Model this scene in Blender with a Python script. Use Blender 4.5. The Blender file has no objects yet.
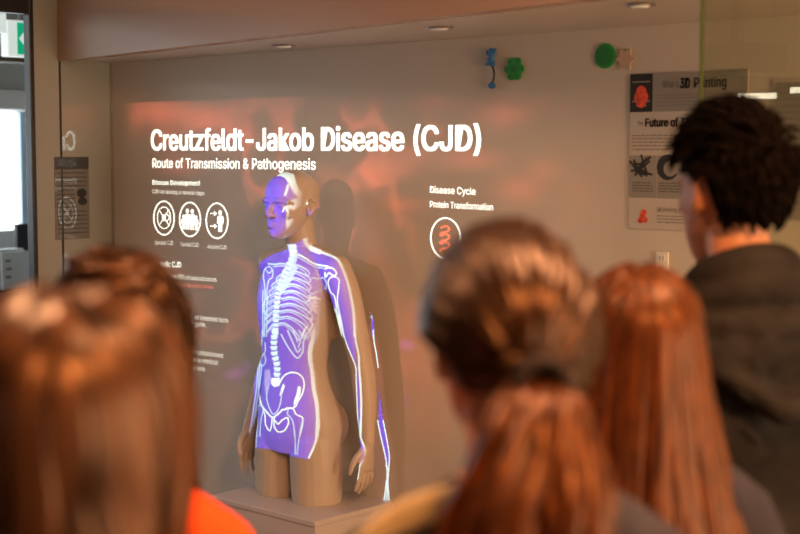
import bpy, bmesh, math, random
import numpy as np
from mathutils import Vector, Matrix, noise
from mathutils.bvhtree import BVHTree

PI = math.pi
R = math.radians
C = bpy.context.scene.collection
SC = bpy.context.scene

# ---------------------------------------------------------------- camera
F_PX, ALPHA, PITCH = 1430.0, R(43.0), R(4.68)
EYE = Vector((0.0, -3.53, 1.65))
cam_d = bpy.data.cameras.new('camera')
cam = bpy.data.objects.new('camera', cam_d)
C.objects.link(cam)
cam.location = EYE
cam.rotation_euler = (PI / 2 - PITCH, 0, ALPHA)
cam_d.sensor_width = 36.0
cam_d.lens = F_PX / 800 * 36.0
cam_d.clip_start = 0.05
cam_d.dof.use_dof = True
cam_d.dof.focus_distance = 4.95
cam_d.dof.aperture_fstop = cam_d.lens / 1000 / 0.023
SC.camera = cam
CM = cam.rotation_euler.to_matrix()

def ray(px, py):
    return (CM @ Vector(((px - 400) / F_PX, (267 - py) / F_PX, -1.0)))
def on_y(px, py, y=0.0):
    d = ray(px, py); t = (y - EYE.y) / d.y
    return EYE + d * t
def on_x(px, py, x):
    d = ray(px, py); t = (x - EYE.x) / d.x
    return EYE + d * t
def on_z(px, py, z):
    d = ray(px, py); t = (z - EYE.z) / d.z
    return EYE + d * t
def at_depth(px, py, z):
    d = ray(px, py)
    return EYE + d * z

# ---------------------------------------------------------------- world, view, room light
w = bpy.data.worlds.new('world'); SC.world = w
w.use_nodes = True
w.node_tree.nodes['Background'].inputs[0].default_value = (0.80, 0.72, 0.66, 1)
w.node_tree.nodes['Background'].inputs[1].default_value = 0.03
SC.view_settings.view_transform = 'Standard'
SC.view_settings.look = 'None'
SC.view_settings.exposure = 0.0
SC.view_settings.gamma = 1.0
SC.view_settings.use_curve_mapping = False

def area(name, loc, aim, size, size_y, power, color, spread=180):
    l = bpy.data.lights.new(name, 'AREA'); l.shape = 'RECTANGLE'
    l.size = size; l.size_y = size_y; l.energy = power; l.color = color
    l.spread = R(spread)
    o = bpy.data.objects.new(name, l); C.objects.link(o); o.location = loc
    o.rotation_euler = (Vector(aim) - Vector(loc)).to_track_quat('-Z', 'Y').to_euler()
    return o
area('ceiling_lamp_warm', (0.4, -2.9, 2.84), (-0.9, -1.9, 1.1), 0.45, 0.45, 44, (1.0, 0.40, 0.13), 95)
area('ceiling_lamp_side', (-0.5, -1.75, 2.84), (-0.9, -2.2, 1.2), 0.3, 0.3, 15, (1.0, 0.50, 0.24), 80)
area('ceiling_lamp_left', (-1.9, -2.75, 2.84), (-1.05, -2.55, 1.4), 0.3, 0.3, 9, (1.0, 0.52, 0.26), 80)
area('wall_fill_left', (-3.1, -1.75, 2.36), (-3.1, 0, 1.9), 1.6, 0.25, 2.5, (1.0, 0.76, 0.56))  # added fill for the upper back wall, no pendant hangs here
area('wall_fill_right', (-0.9, -1.25, 2.36), (-1.8, 0, 1.7), 0.8, 0.25, 15, (1.0, 0.56, 0.30))  # second added fill, warms the right of the wall; no fixture
area('right_room_light', (1.5, -1.9, 1.4), (-3.0, -0.2, 1.7), 1.6, 1.1, 40, (1.0, 0.60, 0.35))
area('recess_end_fill', (1.45, -0.98, 1.3), (-3.2, -0.3, 1.45), 0.60, 1.3, 82, (1.0, 0.60, 0.34))  # invented light inside the recess, rakes the wall warm from the right
area('rear_fill_light', (-2.6, -6.5, 2.0), (-3.9, 0, 1.7), 4.2, 1.1, 5, (0.74, 0.90, 1.0))  # added cool fill from behind; the rear wall has no window
area('far_room_fill', (-7.2, -2.0, 2.58), (-7.2, -2.0, 0), 1.6, 0.8, 45, (0.86, 0.95, 1.0))  # added cool fill beyond the doorway, placed to tint the header bluish

# ---------------------------------------------------------------- helpers
def mesh_from(verts, faces, name='m', smooth=False):
    me = bpy.data.meshes.new(name)
    me.from_pydata([tuple(v) for v in verts], [], faces)
    me.update()
    if smooth:
        me.polygons.foreach_set('use_smooth', [True] * len(me.polygons))
    return me
def bm_mesh(bm, name, smooth=False):
    me = bpy.data.meshes.new(name)
    bmesh.ops.recalc_face_normals(bm, faces=bm.faces)
    bm.to_mesh(me); bm.free()
    if smooth:
        me.polygons.foreach_set('use_smooth', [True] * len(me.polygons))
    return me
def link(name, me, mat=None, parent=None, loc=None, smooth=False):
    o = bpy.data.objects.new(name, me)
    C.objects.link(o)
    if mat is not None:
        me.materials.append(mat)
    if smooth:
        me.polygons.foreach_set('use_smooth', [True] * len(me.polygons))
    if parent is not None:
        o.parent = parent
    if loc is not None:
        o.location = loc
    return o
def tag(o, label, cat, group=None):
    o['label'] = label; o['category'] = cat
    if group: o['group'] = group
    return o
def empty(name, loc, label, cat, group=None, rz=0.0):
    o = bpy.data.objects.new(name, None); C.objects.link(o)
    o.location = loc; o.rotation_euler = (0, 0, rz); o.empty_display_size = 0.05
    return tag(o, label, cat, group)
def struct(o):
    o['kind'] = 'structure'; return o

def box_bm(bm, lo, hi, bevel=0.0, M=None):
    r = bmesh.ops.create_cube(bm, size=1.0)
    vs = r['verts']
    lo = Vector(lo); hi = Vector(hi)
    for v in vs:
        v.co = Vector(((v.co.x + .5) * (hi.x - lo.x) + lo.x, (v.co.y + .5) * (hi.y - lo.y) + lo.y, (v.co.z + .5) * (hi.z - lo.z) + lo.z))
    if bevel > 0:
        es = set(e for v in vs for e in v.link_edges)
        r = bmesh.ops.bevel(bm, geom=list(es), offset=bevel, segments=2, affect='EDGES', profile=0.5)
        vs = set(v for f in r['faces'] for v in f.verts) | set(v for v in vs if v.is_valid)
    if M is not None:
        for v in vs: v.co = M @ v.co
    return vs
def box(name, lo, hi, mat, parent=None, bevel=0.0, M=None):
    bm = bmesh.new(); box_bm(bm, lo, hi, bevel, M)
    return link(name, bm_mesh(bm, name), mat, parent)
def prism_bm(bm, pts, z0, z1):
    """vertical prism over plan points"""
    a = [bm.verts.new((p[0], p[1], z0)) for p in pts]
    b = [bm.verts.new((p[0], p[1], z1)) for p in pts]
    n = len(pts)
    bm.faces.new(a); bm.faces.new(b)
    for i in range(n):
        bm.faces.new((a[i], a[(i + 1) % n], b[(i + 1) % n], b[i]))
def prism(name, pts, z0, z1, mat, parent=None):
    bm = bmesh.new(); prism_bm(bm, pts, z0, z1)
    return link(name, bm_mesh(bm, name), mat, parent)
def outline_bm(bm, pts, y0, y1, M=None):
    """outline in x,z extruded along y"""
    a = [bm.verts.new((p[0], y0, p[1])) for p in pts]
    b = [bm.verts.new((p[0], y1, p[1])) for p in pts]
    n = len(pts)
    bm.faces.new(a); bm.faces.new(b)
    for i in range(n):
        bm.faces.new((a[i], a[(i + 1) % n], b[(i + 1) % n], b[i]))
    if M is not None:
        for v in a + b: v.co = M @ v.co

# ---- materials
def mat(name, col, rough=0.6, metal=0.0, spec=0.5, noise_amt=0.0, noise_scale=20.0, bump=0.0, bump_scale=60.0,
        coat=0.0, coat_rough=0.03, emit=None, emit_s=0.0, stretch=None, sheen=0.0):
    m = bpy.data.materials.new(name); m.use_nodes = True
    nt = m.node_tree; b = nt.nodes['Principled BSDF']
    b.inputs['Base Color'].default_value = (*col, 1)
    b.inputs['Roughness'].default_value = rough
    b.inputs['Metallic'].default_value = metal
    b.inputs['Specular IOR Level'].default_value = spec
    b.inputs['Coat Weight'].default_value = coat
    b.inputs['Coat Roughness'].default_value = coat_rough
    b.inputs['Sheen Weight'].default_value = sheen
    if emit is not None:
        b.inputs['Emission Color'].default_value = (*emit, 1)
        b.inputs['Emission Strength'].default_value = emit_s
    if noise_amt or bump:
        tc = nt.nodes.new('ShaderNodeTexCoord')
        mp = nt.nodes.new('ShaderNodeMapping')
        if stretch: mp.inputs['Scale'].default_value = stretch
        nt.links.new(tc.outputs['Object'], mp.inputs['Vector'])
    if noise_amt:
        n = nt.nodes.new('ShaderNodeTexNoise'); n.inputs['Scale'].default_value = noise_scale
        n.inputs['Detail'].default_value = 5
        nt.links.new(mp.outputs[0], n.inputs['Vector'])
        mr = nt.nodes.new('ShaderNodeMapRange')
        mr.inputs['From Min'].default_value = 0.3; mr.inputs['From Max'].default_value = 0.7
        mr.inputs['To Min'].default_value = 1 - noise_amt; mr.inputs['To Max'].default_value = 1 + noise_amt
        nt.links.new(n.outputs[0], mr.inputs['Value'])
        vm = nt.nodes.new('ShaderNodeVectorMath'); vm.operation = 'SCALE'
        vm.inputs[0].default_value = col
        nt.links.new(mr.outputs[0], vm.inputs['Scale'])
        nt.links.new(vm.outputs[0], b.inputs['Base Color'])
    if bump:
        n2 = nt.nodes.new('ShaderNodeTexNoise'); n2.inputs['Scale'].default_value = bump_scale
        n2.inputs['Detail'].default_value = 4
        nt.links.new(mp.outputs[0], n2.inputs['Vector'])
        bp = nt.nodes.new('ShaderNodeBump'); bp.inputs['Strength'].default_value = bump
        bp.inputs['Distance'].default_value = 0.01
        nt.links.new(n2.outputs[0], bp.inputs['Height'])
        nt.links.new(bp.outputs[0], b.inputs['Normal'])
    return m
def emis(name, col, s):
    m = bpy.data.materials.new(name); m.use_nodes = True
    nt = m.node_tree; nt.nodes.clear()
    e = nt.nodes.new('ShaderNodeEmission'); o = nt.nodes.new('ShaderNodeOutputMaterial')
    e.inputs[0].default_value = (*col, 1); e.inputs[1].default_value = s
    nt.links.new(e.outputs[0], o.inputs[0])
    return m
def glass_mat(name, tint, refl=1.0):
    m = bpy.data.materials.new(name); m.use_nodes = True
    nt = m.node_tree; nt.nodes.clear()
    o = nt.nodes.new('ShaderNodeOutputMaterial')
    t = nt.nodes.new('ShaderNodeBsdfTransparent'); t.inputs[0].default_value = (*tint, 1)
    g = nt.nodes.new('ShaderNodeBsdfGlossy'); g.inputs['Roughness'].default_value = 0.01
    lw = nt.nodes.new('ShaderNodeLayerWeight')
    pw_ = nt.nodes.new('ShaderNodeMath'); pw_.operation = 'POWER'; pw_.inputs[1].default_value = 5.0
    lw.inputs['Blend'].default_value = 0.5
    nt.links.new(lw.outputs['Facing'], pw_.inputs[0])
    fr = nt.nodes.new('ShaderNodeMath'); fr.operation = 'MULTIPLY_ADD'; fr.inputs[1].default_value = 0.95; fr.inputs[2].default_value = 0.05
    nt.links.new(pw_.outputs[0], fr.inputs[0])
    mx = nt.nodes.new('ShaderNodeMixShader')
    nt.links.new(fr.outputs[0], mx.inputs[0]); nt.links.new(t.outputs[0], mx.inputs[1]); nt.links.new(g.outputs[0], mx.inputs[2])
    nt.links.new(mx.outputs[0], o.inputs[0])
    return m

# ---- text to triangles (a font that comes with Blender)
import os
try:
    FONT = bpy.data.fonts.load(os.path.join(bpy.utils.system_resource('DATAFILES', path='fonts'), 'Inter.woff2'))
except Exception:
    FONT = None

def text_tris(s, bold=0.0, sx=1.0, spacing=1.0):
    cu = bpy.data.curves.new('t', 'FONT'); cu.body = s; cu.size = 1.0; cu.offset = bold
    cu.resolution_u = 4; cu.space_character = spacing
    if FONT: cu.font = FONT
    o = bpy.data.objects.new('t', cu); C.objects.link(o)
    dg = bpy.context.evaluated_depsgraph_get(); dg.update()
    me = o.evaluated_get(dg).to_mesh()
    me.calc_loop_triangles()
    V = np.array([v.co[:2] for v in me.vertices]) if len(me.vertices) else np.zeros((0, 2))
    T = np.array([t.vertices[:] for t in me.loop_triangles]) if len(me.vertices) else np.zeros((0, 3), int)
    o.evaluated_get(dg).to_mesh_clear()
    bpy.data.objects.remove(o); bpy.data.curves.remove(cu)
    if len(V): V[:, 0] *= sx
    return V, T
CAP = None
def cap_height():
    global CAP
    if CAP is None:
        V, T = text_tris('H'); CAP = V[:, 1].max()
    return CAP

def text_obj(name, s, width, height, M, mat_, parent, bold=0.01):
    """flat lettering: lower left at M's origin, in M's x,y plane"""
    V, T = text_tris(s)
    if bold:
        n = len(V); V = np.vstack([V + (dx, dy) for dx in (-bold, 0, bold) for dy in (-bold * .4, bold * .4)]); T = np.vstack([T + n * k for k in range(6)])
    x0, x1 = V[:, 0].min(), V[:, 0].max()
    sc_y = height / cap_height()
    sc_x = width / (x1 - x0)
    me = mesh_from([M @ Vector(((v[0] - x0) * sc_x, v[1] * sc_y, 0)) for v in V], [tuple(int(i) for i in t) for t in T], name)
    return link(name, me, mat_, parent)

# ---- shape pieces
def catmull(P, n):
    P = np.array(P, float); out = []
    Q = np.vstack([2 * P[0] - P[1], P, 2 * P[-1] - P[-2]])
    for i in range(1, len(Q) - 2):
        for k in range(n):
            t = k / n
            a, b, c, d = Q[i - 1], Q[i], Q[i + 1], Q[i + 2]
            out.append(0.5 * (2 * b + (c - a) * t + (2 * a - 5 * b + 4 * c - d) * t * t + (3 * b - a - 3 * c + d) * t ** 3))
    out.append(P[-1]); return np.array(out)
def loft(bm, rings, sub=4, n=28, M=None, pw=2.0):
    """rings: (z, cx, half_width, y_front, y_back) -> closed body, front is -y"""
    Rr = catmull(rings, sub)
    loops = []
    for z, cx, hw, yf, yb in Rr:
        cy = (yf + yb) / 2
        L = []
        for k in range(n):
            a = 2 * PI * k / n
            ca, sa = math.cos(a), math.sin(a)
            ca = math.copysign(abs(ca) ** (2 / pw), ca); sa = math.copysign(abs(sa) ** (2 / pw), sa)
            ry = abs(yb - yf) / 2
            v = Vector((cx + max(hw, .001) * ca, cy + ry * sa, z))
            L.append(bm.verts.new(M @ v if M is not None else v))
        loops.append(L)
    for A, B in zip(loops, loops[1:]):
        for k in range(n):
            bm.faces.new((A[k], A[(k + 1) % n], B[(k + 1) % n], B[k]))
    bm.faces.new(list(reversed(loops[0]))); bm.faces.new(loops[-1])
def tube(bm, pts, sub=4, n=14, M=None, cap=True):
    """pts: (x,y,z,r) or (x,y,z,ra,rb) swept tube"""
    P = catmull(pts, sub) if sub > 1 else np.array(pts, float)
    loops = []
    prev = None
    for i, p in enumerate(P):
        a = P[max(i - 1, 0)][:3]; b = P[min(i + 1, len(P) - 1)][:3]
        t = Vector(b - a)
        if t.length < 1e-9: t = Vector((0, 0, 1))
        t.normalize()
        if prev is None:
            u = Vector((1, 0, 0)) - t * t.x
            if u.length < .2: u = Vector((0, 1, 0)) - t * t.y
        else:
            u = prev - t * prev.dot(t)
        u.normalize(); prev = u
        v = t.cross(u)
        ra = p[3]; rb = p[4] if len(p) > 4 else p[3]
        c = Vector(p[:3])
        L = []
        for k in range(n):
            an = 2 * PI * k / n
            q = c + u * (ra * math.cos(an)) + v * (rb * math.sin(an))
            L.append(bm.verts.new(M @ q if M is not None else q))
        loops.append(L)
    for A, B in zip(loops, loops[1:]):
        for k in range(n):
            bm.faces.new((A[k], A[(k + 1) % n], B[(k + 1) % n], B[k]))
    if cap:
        bm.faces.new(list(reversed(loops[0]))); bm.faces.new(loops[-1])
def ball(bm, c, r, M=None, seg=16):
    """r: scalar or (rx,ry,rz)"""
    if not hasattr(r, '__len__'): r = (r, r, r)
    q = bmesh.ops.create_uvsphere(bm, u_segments=seg, v_segments=seg * 2 // 3, radius=1.0)
    for v in q['verts']:
        p = Vector((v.co.x * r[0], v.co.y * r[1], v.co.z * r[2])) + Vector(c)
        v.co = M @ p if M is not None else p
def limb(bm, pts, M=None, n=16):
    tube(bm, pts, sub=5, n=n, M=M)
    for p in (pts[0], pts[-1]):
        ball(bm, p[:3], p[3], M)
def remesh(bm, voxel, smooth=4, name='body', factor=0.5):
    """one continuous skin over all the pieces"""
    bmesh.ops.recalc_face_normals(bm, faces=bm.faces)
    me = bpy.data.meshes.new('tmp'); bm.to_mesh(me); bm.free()
    o = bpy.data.objects.new('tmp', me); C.objects.link(o)
    md = o.modifiers.new('r', 'REMESH'); md.mode = 'VOXEL'; md.voxel_size = voxel
    if smooth:
        s = o.modifiers.new('s', 'SMOOTH'); s.iterations = smooth; s.factor = factor
    dg = bpy.context.evaluated_depsgraph_get(); dg.update()
    out = bpy.data.meshes.new_from_object(o.evaluated_get(dg))
    out.name = name
    bpy.data.objects.remove(o); bpy.data.meshes.remove(me)
    out.polygons.foreach_set('use_smooth', [True] * len(out.polygons))
    return out
# ---------------------------------------------------------------- materials
M_wall = mat('wall_paint', (0.56, 0.52, 0.46), 0.55, noise_amt=0.02, noise_scale=3, bump=0.02, bump_scale=300)
M_room = mat('room_paint', (0.50, 0.45, 0.39), 0.7)
M_header = mat('header_panel', (0.42, 0.26, 0.18), 0.25, spec=0.6)
M_side = mat('side_panel', (0.30, 0.325, 0.29), 0.5, coat=1.0, coat_rough=0.01)
M_side.node_tree.nodes['Principled BSDF'].inputs['Coat IOR'].default_value = 2.1
M_soffit = mat('soffit_paint', (0.55, 0.52, 0.48), 0.4)
M_black = mat('black_metal', (0.018, 0.018, 0.02), 0.4)
M_dark = mat('dark_gap', (0.02, 0.02, 0.02), 0.7)
M_floor = mat('floor_carpet', (0.24, 0.20, 0.17), 0.9, noise_amt=0.15, noise_scale=200)
M_plinth = mat('plinth_paint', (0.50, 0.46, 0.44), 0.35)
M_man = mat('mannequin_plastic', (0.50, 0.42, 0.34), 0.42, spec=0.35)
M_white = mat('white_plastic', (0.75, 0.74, 0.72), 0.4)
M_paper = mat('white_paper', (0.72, 0.70, 0.68), 0.6)
M_ink = mat('black_ink', (0.02, 0.02, 0.02), 0.6)
M_steel = mat('brushed_steel', (0.5, 0.5, 0.5), 0.3, metal=1.0)

# ---------------------------------------------------------------- the room
X0, H, ROOM_H = -4.92, 2.007, 2.90
XR, YB = 1.6, -6.6
FAC0 = Vector((X0, -0.255)); FSL = -0.168                     # facade line in plan
def fac(x): return FAC0.y + FSL * (x - X0)
struct(box('floor', (-9.0, YB, -0.1), (XR, 2.2, 0.0), M_floor))
struct(box('ceiling', (X0 - .15, YB, ROOM_H), (XR, 0.2, ROOM_H + .1), M_room))
struct(box('wall_back', (X0 - .15, 0.0, 0.0), (XR, 0.15, ROOM_H), M_wall))
struct(box('wall_right', (XR, YB, 0.0), (XR + .1, 0.2, ROOM_H), M_room))
struct(box('wall_rear', (X0, YB - .1, 0.0), (XR, YB, ROOM_H), M_room))
# side wall of the recess (glossy panel), then the door jamb, then the open doorway
jx = on_y(28, 250, -0.385).x
g0 = on_x(62, 200, X0)
struct(box('wall_left', (jx + .004, g0.y, 0.0), (X0, 0.0, ROOM_H), M_side))
struct(box('wall_left_end', (jx + .004, -0.364, 0.0), (X0, g0.y - .0005, ROOM_H), mat('side_panel_matt', (0.34, 0.35, 0.31), 0.55)))
jx = on_y(28, 250, -0.385).x
struct(box('trim_1', (jx, -0.385, 0.0), (X0 + .004, -0.365, ROOM_H), M_black, bevel=0.003))
struct(box('wall_entrance', (X0 - .12, YB, 0.0), (X0, -1.75, ROOM_H), M_room))
struct(box('wall_over_entrance', (jx + .004, -1.75, 2.235), (X0, -0.386, ROOM_H), M_side))
struct(box('trim_5', (jx, -1.75, 2.18), (X0 + .004, -0.386, 2.234), M_black))
# header over the recess and its soffit
xr = 1.55
struct(prism('wall_header', [(X0 + .001, fac(X0)), (xr, fac(xr)), (xr, fac(xr) + .06), (X0 + .001, fac(X0) + .06)], H - .004, ROOM_H, M_header))
struct(prism('ceiling_soffit', [(X0 + .001, fac(X0) + .075), (xr, fac(xr) + .075), (xr, -0.001), (X0 + .001, -0.001)], H, H + .08, M_soffit))
struct(prism('trim_2', [(X0 + .001, fac(X0) + .06), (xr, fac(xr) + .06), (xr, fac(xr) + .075), (X0 + .001, fac(X0) + .075)], H + .02, H + .08, M_dark))
# thin metal channel down the side wall, where the front glass line meets it
g0 = on_x(62, 200, X0)
struct(box('trim_3', (X0, g0.y - .004, 0.0), (X0 + .003, g0.y + .004, H), M_dark))
struct(box('trim_4', (X0 + .001, -0.008, 0.0), (X0 + .008, -0.001, H), M_steel))

# ---------------------------------------------------------------- plinth
PZ = 0.443
pc = on_z(315, 522, PZ)                 # near corner
pl = on_z(206, 496, PZ)
plinth = empty('plinth', ((pc.x + pl.x) / 2, pc.y / 2, 0), 'low grey display plinth under the mannequin against the back wall', 'plinth')
px0, px1 = pl.x - plinth.location.x, pc.x - plinth.location.x
py0, py1 = pc.y - plinth.location.y, -0.003 - plinth.location.y
box('top', (px0, py0, PZ - .02), (px1, py1, PZ), M_plinth, plinth, bevel=0.003)
box('body', (px0 + .004, py0 + .004, 0.0), (px1 - .004, py1, PZ - .0205), M_plinth, plinth)
print('PLINTH', pc, pl)

# ---------------------------------------------------------------- mannequin
HEAD = [(0.000, 0, .020, -.084, -.040), (.012, 0, .034, -.094, -.015), (.035, 0, .050, -.094, .012), (.060, 0, .060, -.090, .045),
        (.088, 0, .067, -.091, .072), (.116, 0, .072, -.088, .090), (.145, 0, .076, -.094, .100), (.172, 0, .0755, -.089, .099),
        (.198, 0, .067, -.073, .086), (.218, 0, .048, -.046, .060), (.232, 0, .012, -.006, .022)]
def head_pieces(bm, M):
    loft(bm, HEAD, sub=3, n=28, M=M, pw=2.15)
    # nose, brow, lips, chin, cheekbones, ears
    tube(bm, [(0, -.088, .122, .007, .009), (0, -.099, .104, .009, .010), (0, -.110, .083, .0125, .011), (0, -.096, .076, .012, .008)], sub=3, n=10, M=M)
    for s in (-1, 1):
        ball(bm, (s * .012, -.098, .081), (.008, .010, .007), M, 10)
        tube(bm, [(s * .006, -.092, .127, .008), (s * .03, -.090, .132, .009), (s * .058, -.068, .124, .007)], sub=3, n=8, M=M)
        ball(bm, (s * .032, -.0795, .113), (.013, .008, .009), M, 10)
        ball(bm, (s * .044, -.062, .088), (.018, .020, .022), M, 10)
        ball(bm, (s * .075, .012, .103), (.007, .016, .030), M, 12)
        tube(bm, [(s * .076, -.002, .100, .005), (s * .082, .004, .126, .005), (s * .086, .022, .130, .005), (s * .086, .028, .112, .005),
                  (s * .080, .014, .086, .005), (s * .076, .002, .078, .006)], sub=3, n=7, M=M)
    tube(bm, [(-.022, -.086, .052, .004), (0, -.099, .055, .0065), (.022, -.086, .052, .004)], sub=3, n=8, M=M)
    tube(bm, [(-.019, -.086, .044, .004), (0, -.098, .043, .0075), (.019, -.086, .044, .004)], sub=3, n=8, M=M)
    ball(bm, (0, -.087, .016), (.020, .015, .013), M, 12)
def hand_pieces(bm, wrist, down, palm_n, out, s=1.0, curl=0.25):
    """wrist point; down = finger direction; palm_n = direction the palm faces; out = thumb side"""
    d = Vector(down).normalized(); o = Vector(out); o = (o - d * o.dot(d)).normalized(); n_ = d.cross(o)
    if n_.dot(Vector(palm_n)) < 0: n_ = -n_
    Mx = Matrix(((o.x, n_.x, d.x, wrist[0]), (o.y, n_.y, d.y, wrist[1]), (o.z, n_.z, d.z, wrist[2]), (0, 0, 0, 1)))
    # local: x thumb side, y palm direction, z to the fingertips
    tube(bm, [(0, 0, -.02, .026 * s, .020 * s), (0, 0, .02, .032 * s, .018 * s), (0, .002, .06, .041 * s, .015 * s), (0, .003, .088, .040 * s, .012 * s)], sub=3, n=14, M=Mx)
    for i, (x, L, r) in enumerate(((.030, .072, .0085), (.010, .082, .009), (-.011, .076, .0085), (-.031, .058, .0075))):
        x *= s; L *= s; r *= s
        fx = x * 1.22
        c = curl * (1 + .12 * i)
        p = [(x * .95, .003, .080, r * 1.05), ((x + fx) / 2, .003 + L * .22 * c, .085 + L * .45, r), (fx, .003 + L * .62 * c, .085 + L * .78, r * .92), (fx, .003 + L * 1.0 * c, .085 + L * .98, r * .75)]
        tube(bm, p, sub=4, n=10, M=Mx); ball(bm, p[-1][:3], p[-1][3], Mx, 8)
    p = [(.022 * s, .004, .018, .014 * s), (.046 * s, .014, .045, .012 * s), (.056 * s, .022, .072, .0105 * s), (.056 * s, .030, .096, .008 * s)]
    tube(bm, p, sub=4, n=10, M=Mx); ball(bm, p[-1][:3], p[-1][3], Mx, 8)

def build_mannequin():
    bm = bmesh.new()
    # torso down to the hips
    loft(bm, [(.17, 0, .165, -.085, .100), (.22, 0, .178, -.098, .122), (.28, 0, .180, -.102, .134), (.34, 0, .166, -.098, .112), (.41, 0, .143, -.094, .082),
              (.475, 0, .134, -.094, .072), (.54, 0, .140, -.100, .080), (.62, 0, .148, -.112, .096), (.70, 0, .154, -.116, .106), (.77, 0, .152, -.102, .108),
              (.83, 0, .135, -.074, .094), (.865, 0, .090, -.048, .074), (.89, 0, .060, -.038, .062)], sub=3, n=36, pw=2.25)
    for s in (-1, 1):
        ball(bm, (s * .078, .072, .26), (.085, .066, .095))           # buttock
        limb(bm, [(s * .088, .004, .22, .092), (s * .094, .002, .12, .094), (s * .096, .000, .02, .089)], n=22)
        limb(bm, [(s * .06, .035, .86, .042), (s * .11, .03, .845, .044), (s * .165, .022, .825, .046)])    # trapezius and shoulder
        limb(bm, [(s * .10, .075, .76, .05), (s * .115, .065, .68, .05), (s * .11, .05, .60, .04)])          # back muscle
    # neck and head
    limb(bm, [(0, .035, .84, .066), (0, .022, .90, .058), (0, .010, .96, .055), (0, .004, 1.0, .052)], n=22)
    head_pieces(bm, Matrix.Translation((0, -.022, .925)) @ Matrix.Diagonal((1.07, 1.05, 1.02, 1)))
    # arms
    aL = [(.176, .022, .818, .055), (.214, .028, .74, .053), (.246, .036, .62, .048), (.264, .048, .52, .043), (.276, .056, .43, .043), (.288, .054, .34, .036), (.297, .048, .27, .028), (.301, .046, .235, .027)]
    aR = [(-.158, .030, .820, .052), (-.160, .056, .74, .046), (-.170, .070, .62, .042), (-.186, .066, .52, .038), (-.208, .046, .43, .038), (-.227, .018, .34, .032), (-.238, .000, .27, .026), (-.243, -.008, .235, .025)]
    limb(bm, aL, n=20); limb(bm, aR, n=20)
    hand_pieces(bm, (.302, .045, .222), (.03, -.06, -1), (-1, .15, 0), (0.1, -1, 0))
    hand_pieces(bm, (-.245, -.010, .222), (-.03, -.10, -1), (1, .15, 0), (-.1, -1, 0))
    for v in bm.verts: v.co *= 0.98
    me = remesh(bm, 0.0038, 5, 'mannequin')
    # cut the thighs flat where they stand on the plinth
    b2 = bmesh.new(); b2.from_mesh(me)
    g = b2.verts[:] + b2.edges[:] + b2.faces[:]
    bmesh.ops.bisect_plane(b2, geom=g, plane_co=(0, 0, 0), plane_no=(0, 0, -1), clear_outer=True)
    bmesh.ops.holes_fill(b2, edges=[e for e in b2.edges if e.is_boundary], sides=0)
    b2.to_mesh(me); b2.free()
    me.polygons.foreach_set('use_smooth', [True] * len(me.polygons))
    return me
man_me = build_mannequin()
MANQ = on_y(297, 300, -0.178)
MANQ.z = PZ
manq = link('mannequin', man_me, M_man, None, MANQ)
tag(manq, 'plastic torso mannequin on grey plinth, lit with a projected violet skeleton', 'mannequin')
man_bvh = BVHTree.FromPolygons([MANQ + v.co for v in man_me.vertices], [p.vertices[:] for p in man_me.polygons])
print('MANQ', MANQ, len(man_me.vertices))
# ---------------------------------------------------------------- the projector: its slide is an image made here and thrown by a spot lamp
LP = Vector((-3.80, -2.60, 2.02))
U0, U1, V0, V1 = -0.62, 0.92, -0.74, 0.02
GW, GH = 2464, 1216
slide = np.zeros((GH, GW, 3), np.float32)
def to_uv(P):
    d = P - LP
    return ((d.x / d.y - U0) / (U1 - U0) * GW, (d.z / d.y - V0) / (V1 - V0) * GH)
def px_wall(p): return to_uv(on_y(p[0], p[1], 0.0))
# the picture meant for the mannequin is drawn on a sheet of its own, then carried onto the slide through the mannequin's surface
OX0, OY0, OS = 225, 155, 6
sheet = np.full((365 * OS, 185 * OS, 3), 0.010, np.float32)
def px_body(p): return ((p[0] - OX0) * OS, (p[1] - OY0) * OS)
CAN = [slide]
def paint(cov, x0, y0, col, op=1.0):
    h, w_ = cov.shape
    s = CAN[0][y0:y0 + h, x0:x0 + w_]
    c = (cov * op)[..., None]
    s[:] = s * (1 - c) + np.array(col, np.float32) * c
def fill(pts, col, op=1.0, ss=2):
    P = np.array(pts, float)
    CH, CW = CAN[0].shape[:2]
    x0 = max(int(P[:, 0].min()) - 1, 0); x1 = min(int(P[:, 0].max()) + 2, CW)
    y0 = max(int(P[:, 1].min()) - 1, 0); y1 = min(int(P[:, 1].max()) + 2, CH)
    if x1 <= x0 or y1 <= y0: return
    xs = (np.arange((x1 - x0) * ss) + .5) / ss + x0
    ys = (np.arange((y1 - y0) * ss) + .5) / ss + y0
    ins = np.zeros((len(ys), len(xs)), bool)
    n = len(P)
    for i in range(n):
        ax, ay = P[i]; bx, by = P[(i + 1) % n]
        if ay == by: continue
        m_ = (ys >= min(ay, by)) & (ys < max(ay, by))
        if not m_.any(): continue
        xc = ax + (ys[m_] - ay) / (by - ay) * (bx - ax)
        ins[m_] ^= xs[None, :] < xc[:, None]
    cov = ins.reshape(y1 - y0, ss, x1 - x0, ss).mean((1, 3)).astype(np.float32)
    paint(cov, x0, y0, col, op)
def dense(pts, step=3.0, closed=False):
    out = []
    P = list(pts) + ([pts[0]] if closed else [])
    for a, b in zip(P, P[1:]):
        n = max(1, int(math.hypot(b[0] - a[0], b[1] - a[1]) / step))
        for k in range(n): out.append((a[0] + (b[0] - a[0]) * k / n, a[1] + (b[1] - a[1]) * k / n))
    if not closed: out.append(P[-1])
    return out
def smooth_line(pts, n=5):
    return [tuple(p) for p in catmull(pts, n)]
def poly(pts, col, mp=px_body, op=1.0, curve=False):
    q = dense(pts, 3.0, True)
    fill([mp(p) for p in q], col, op)
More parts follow.
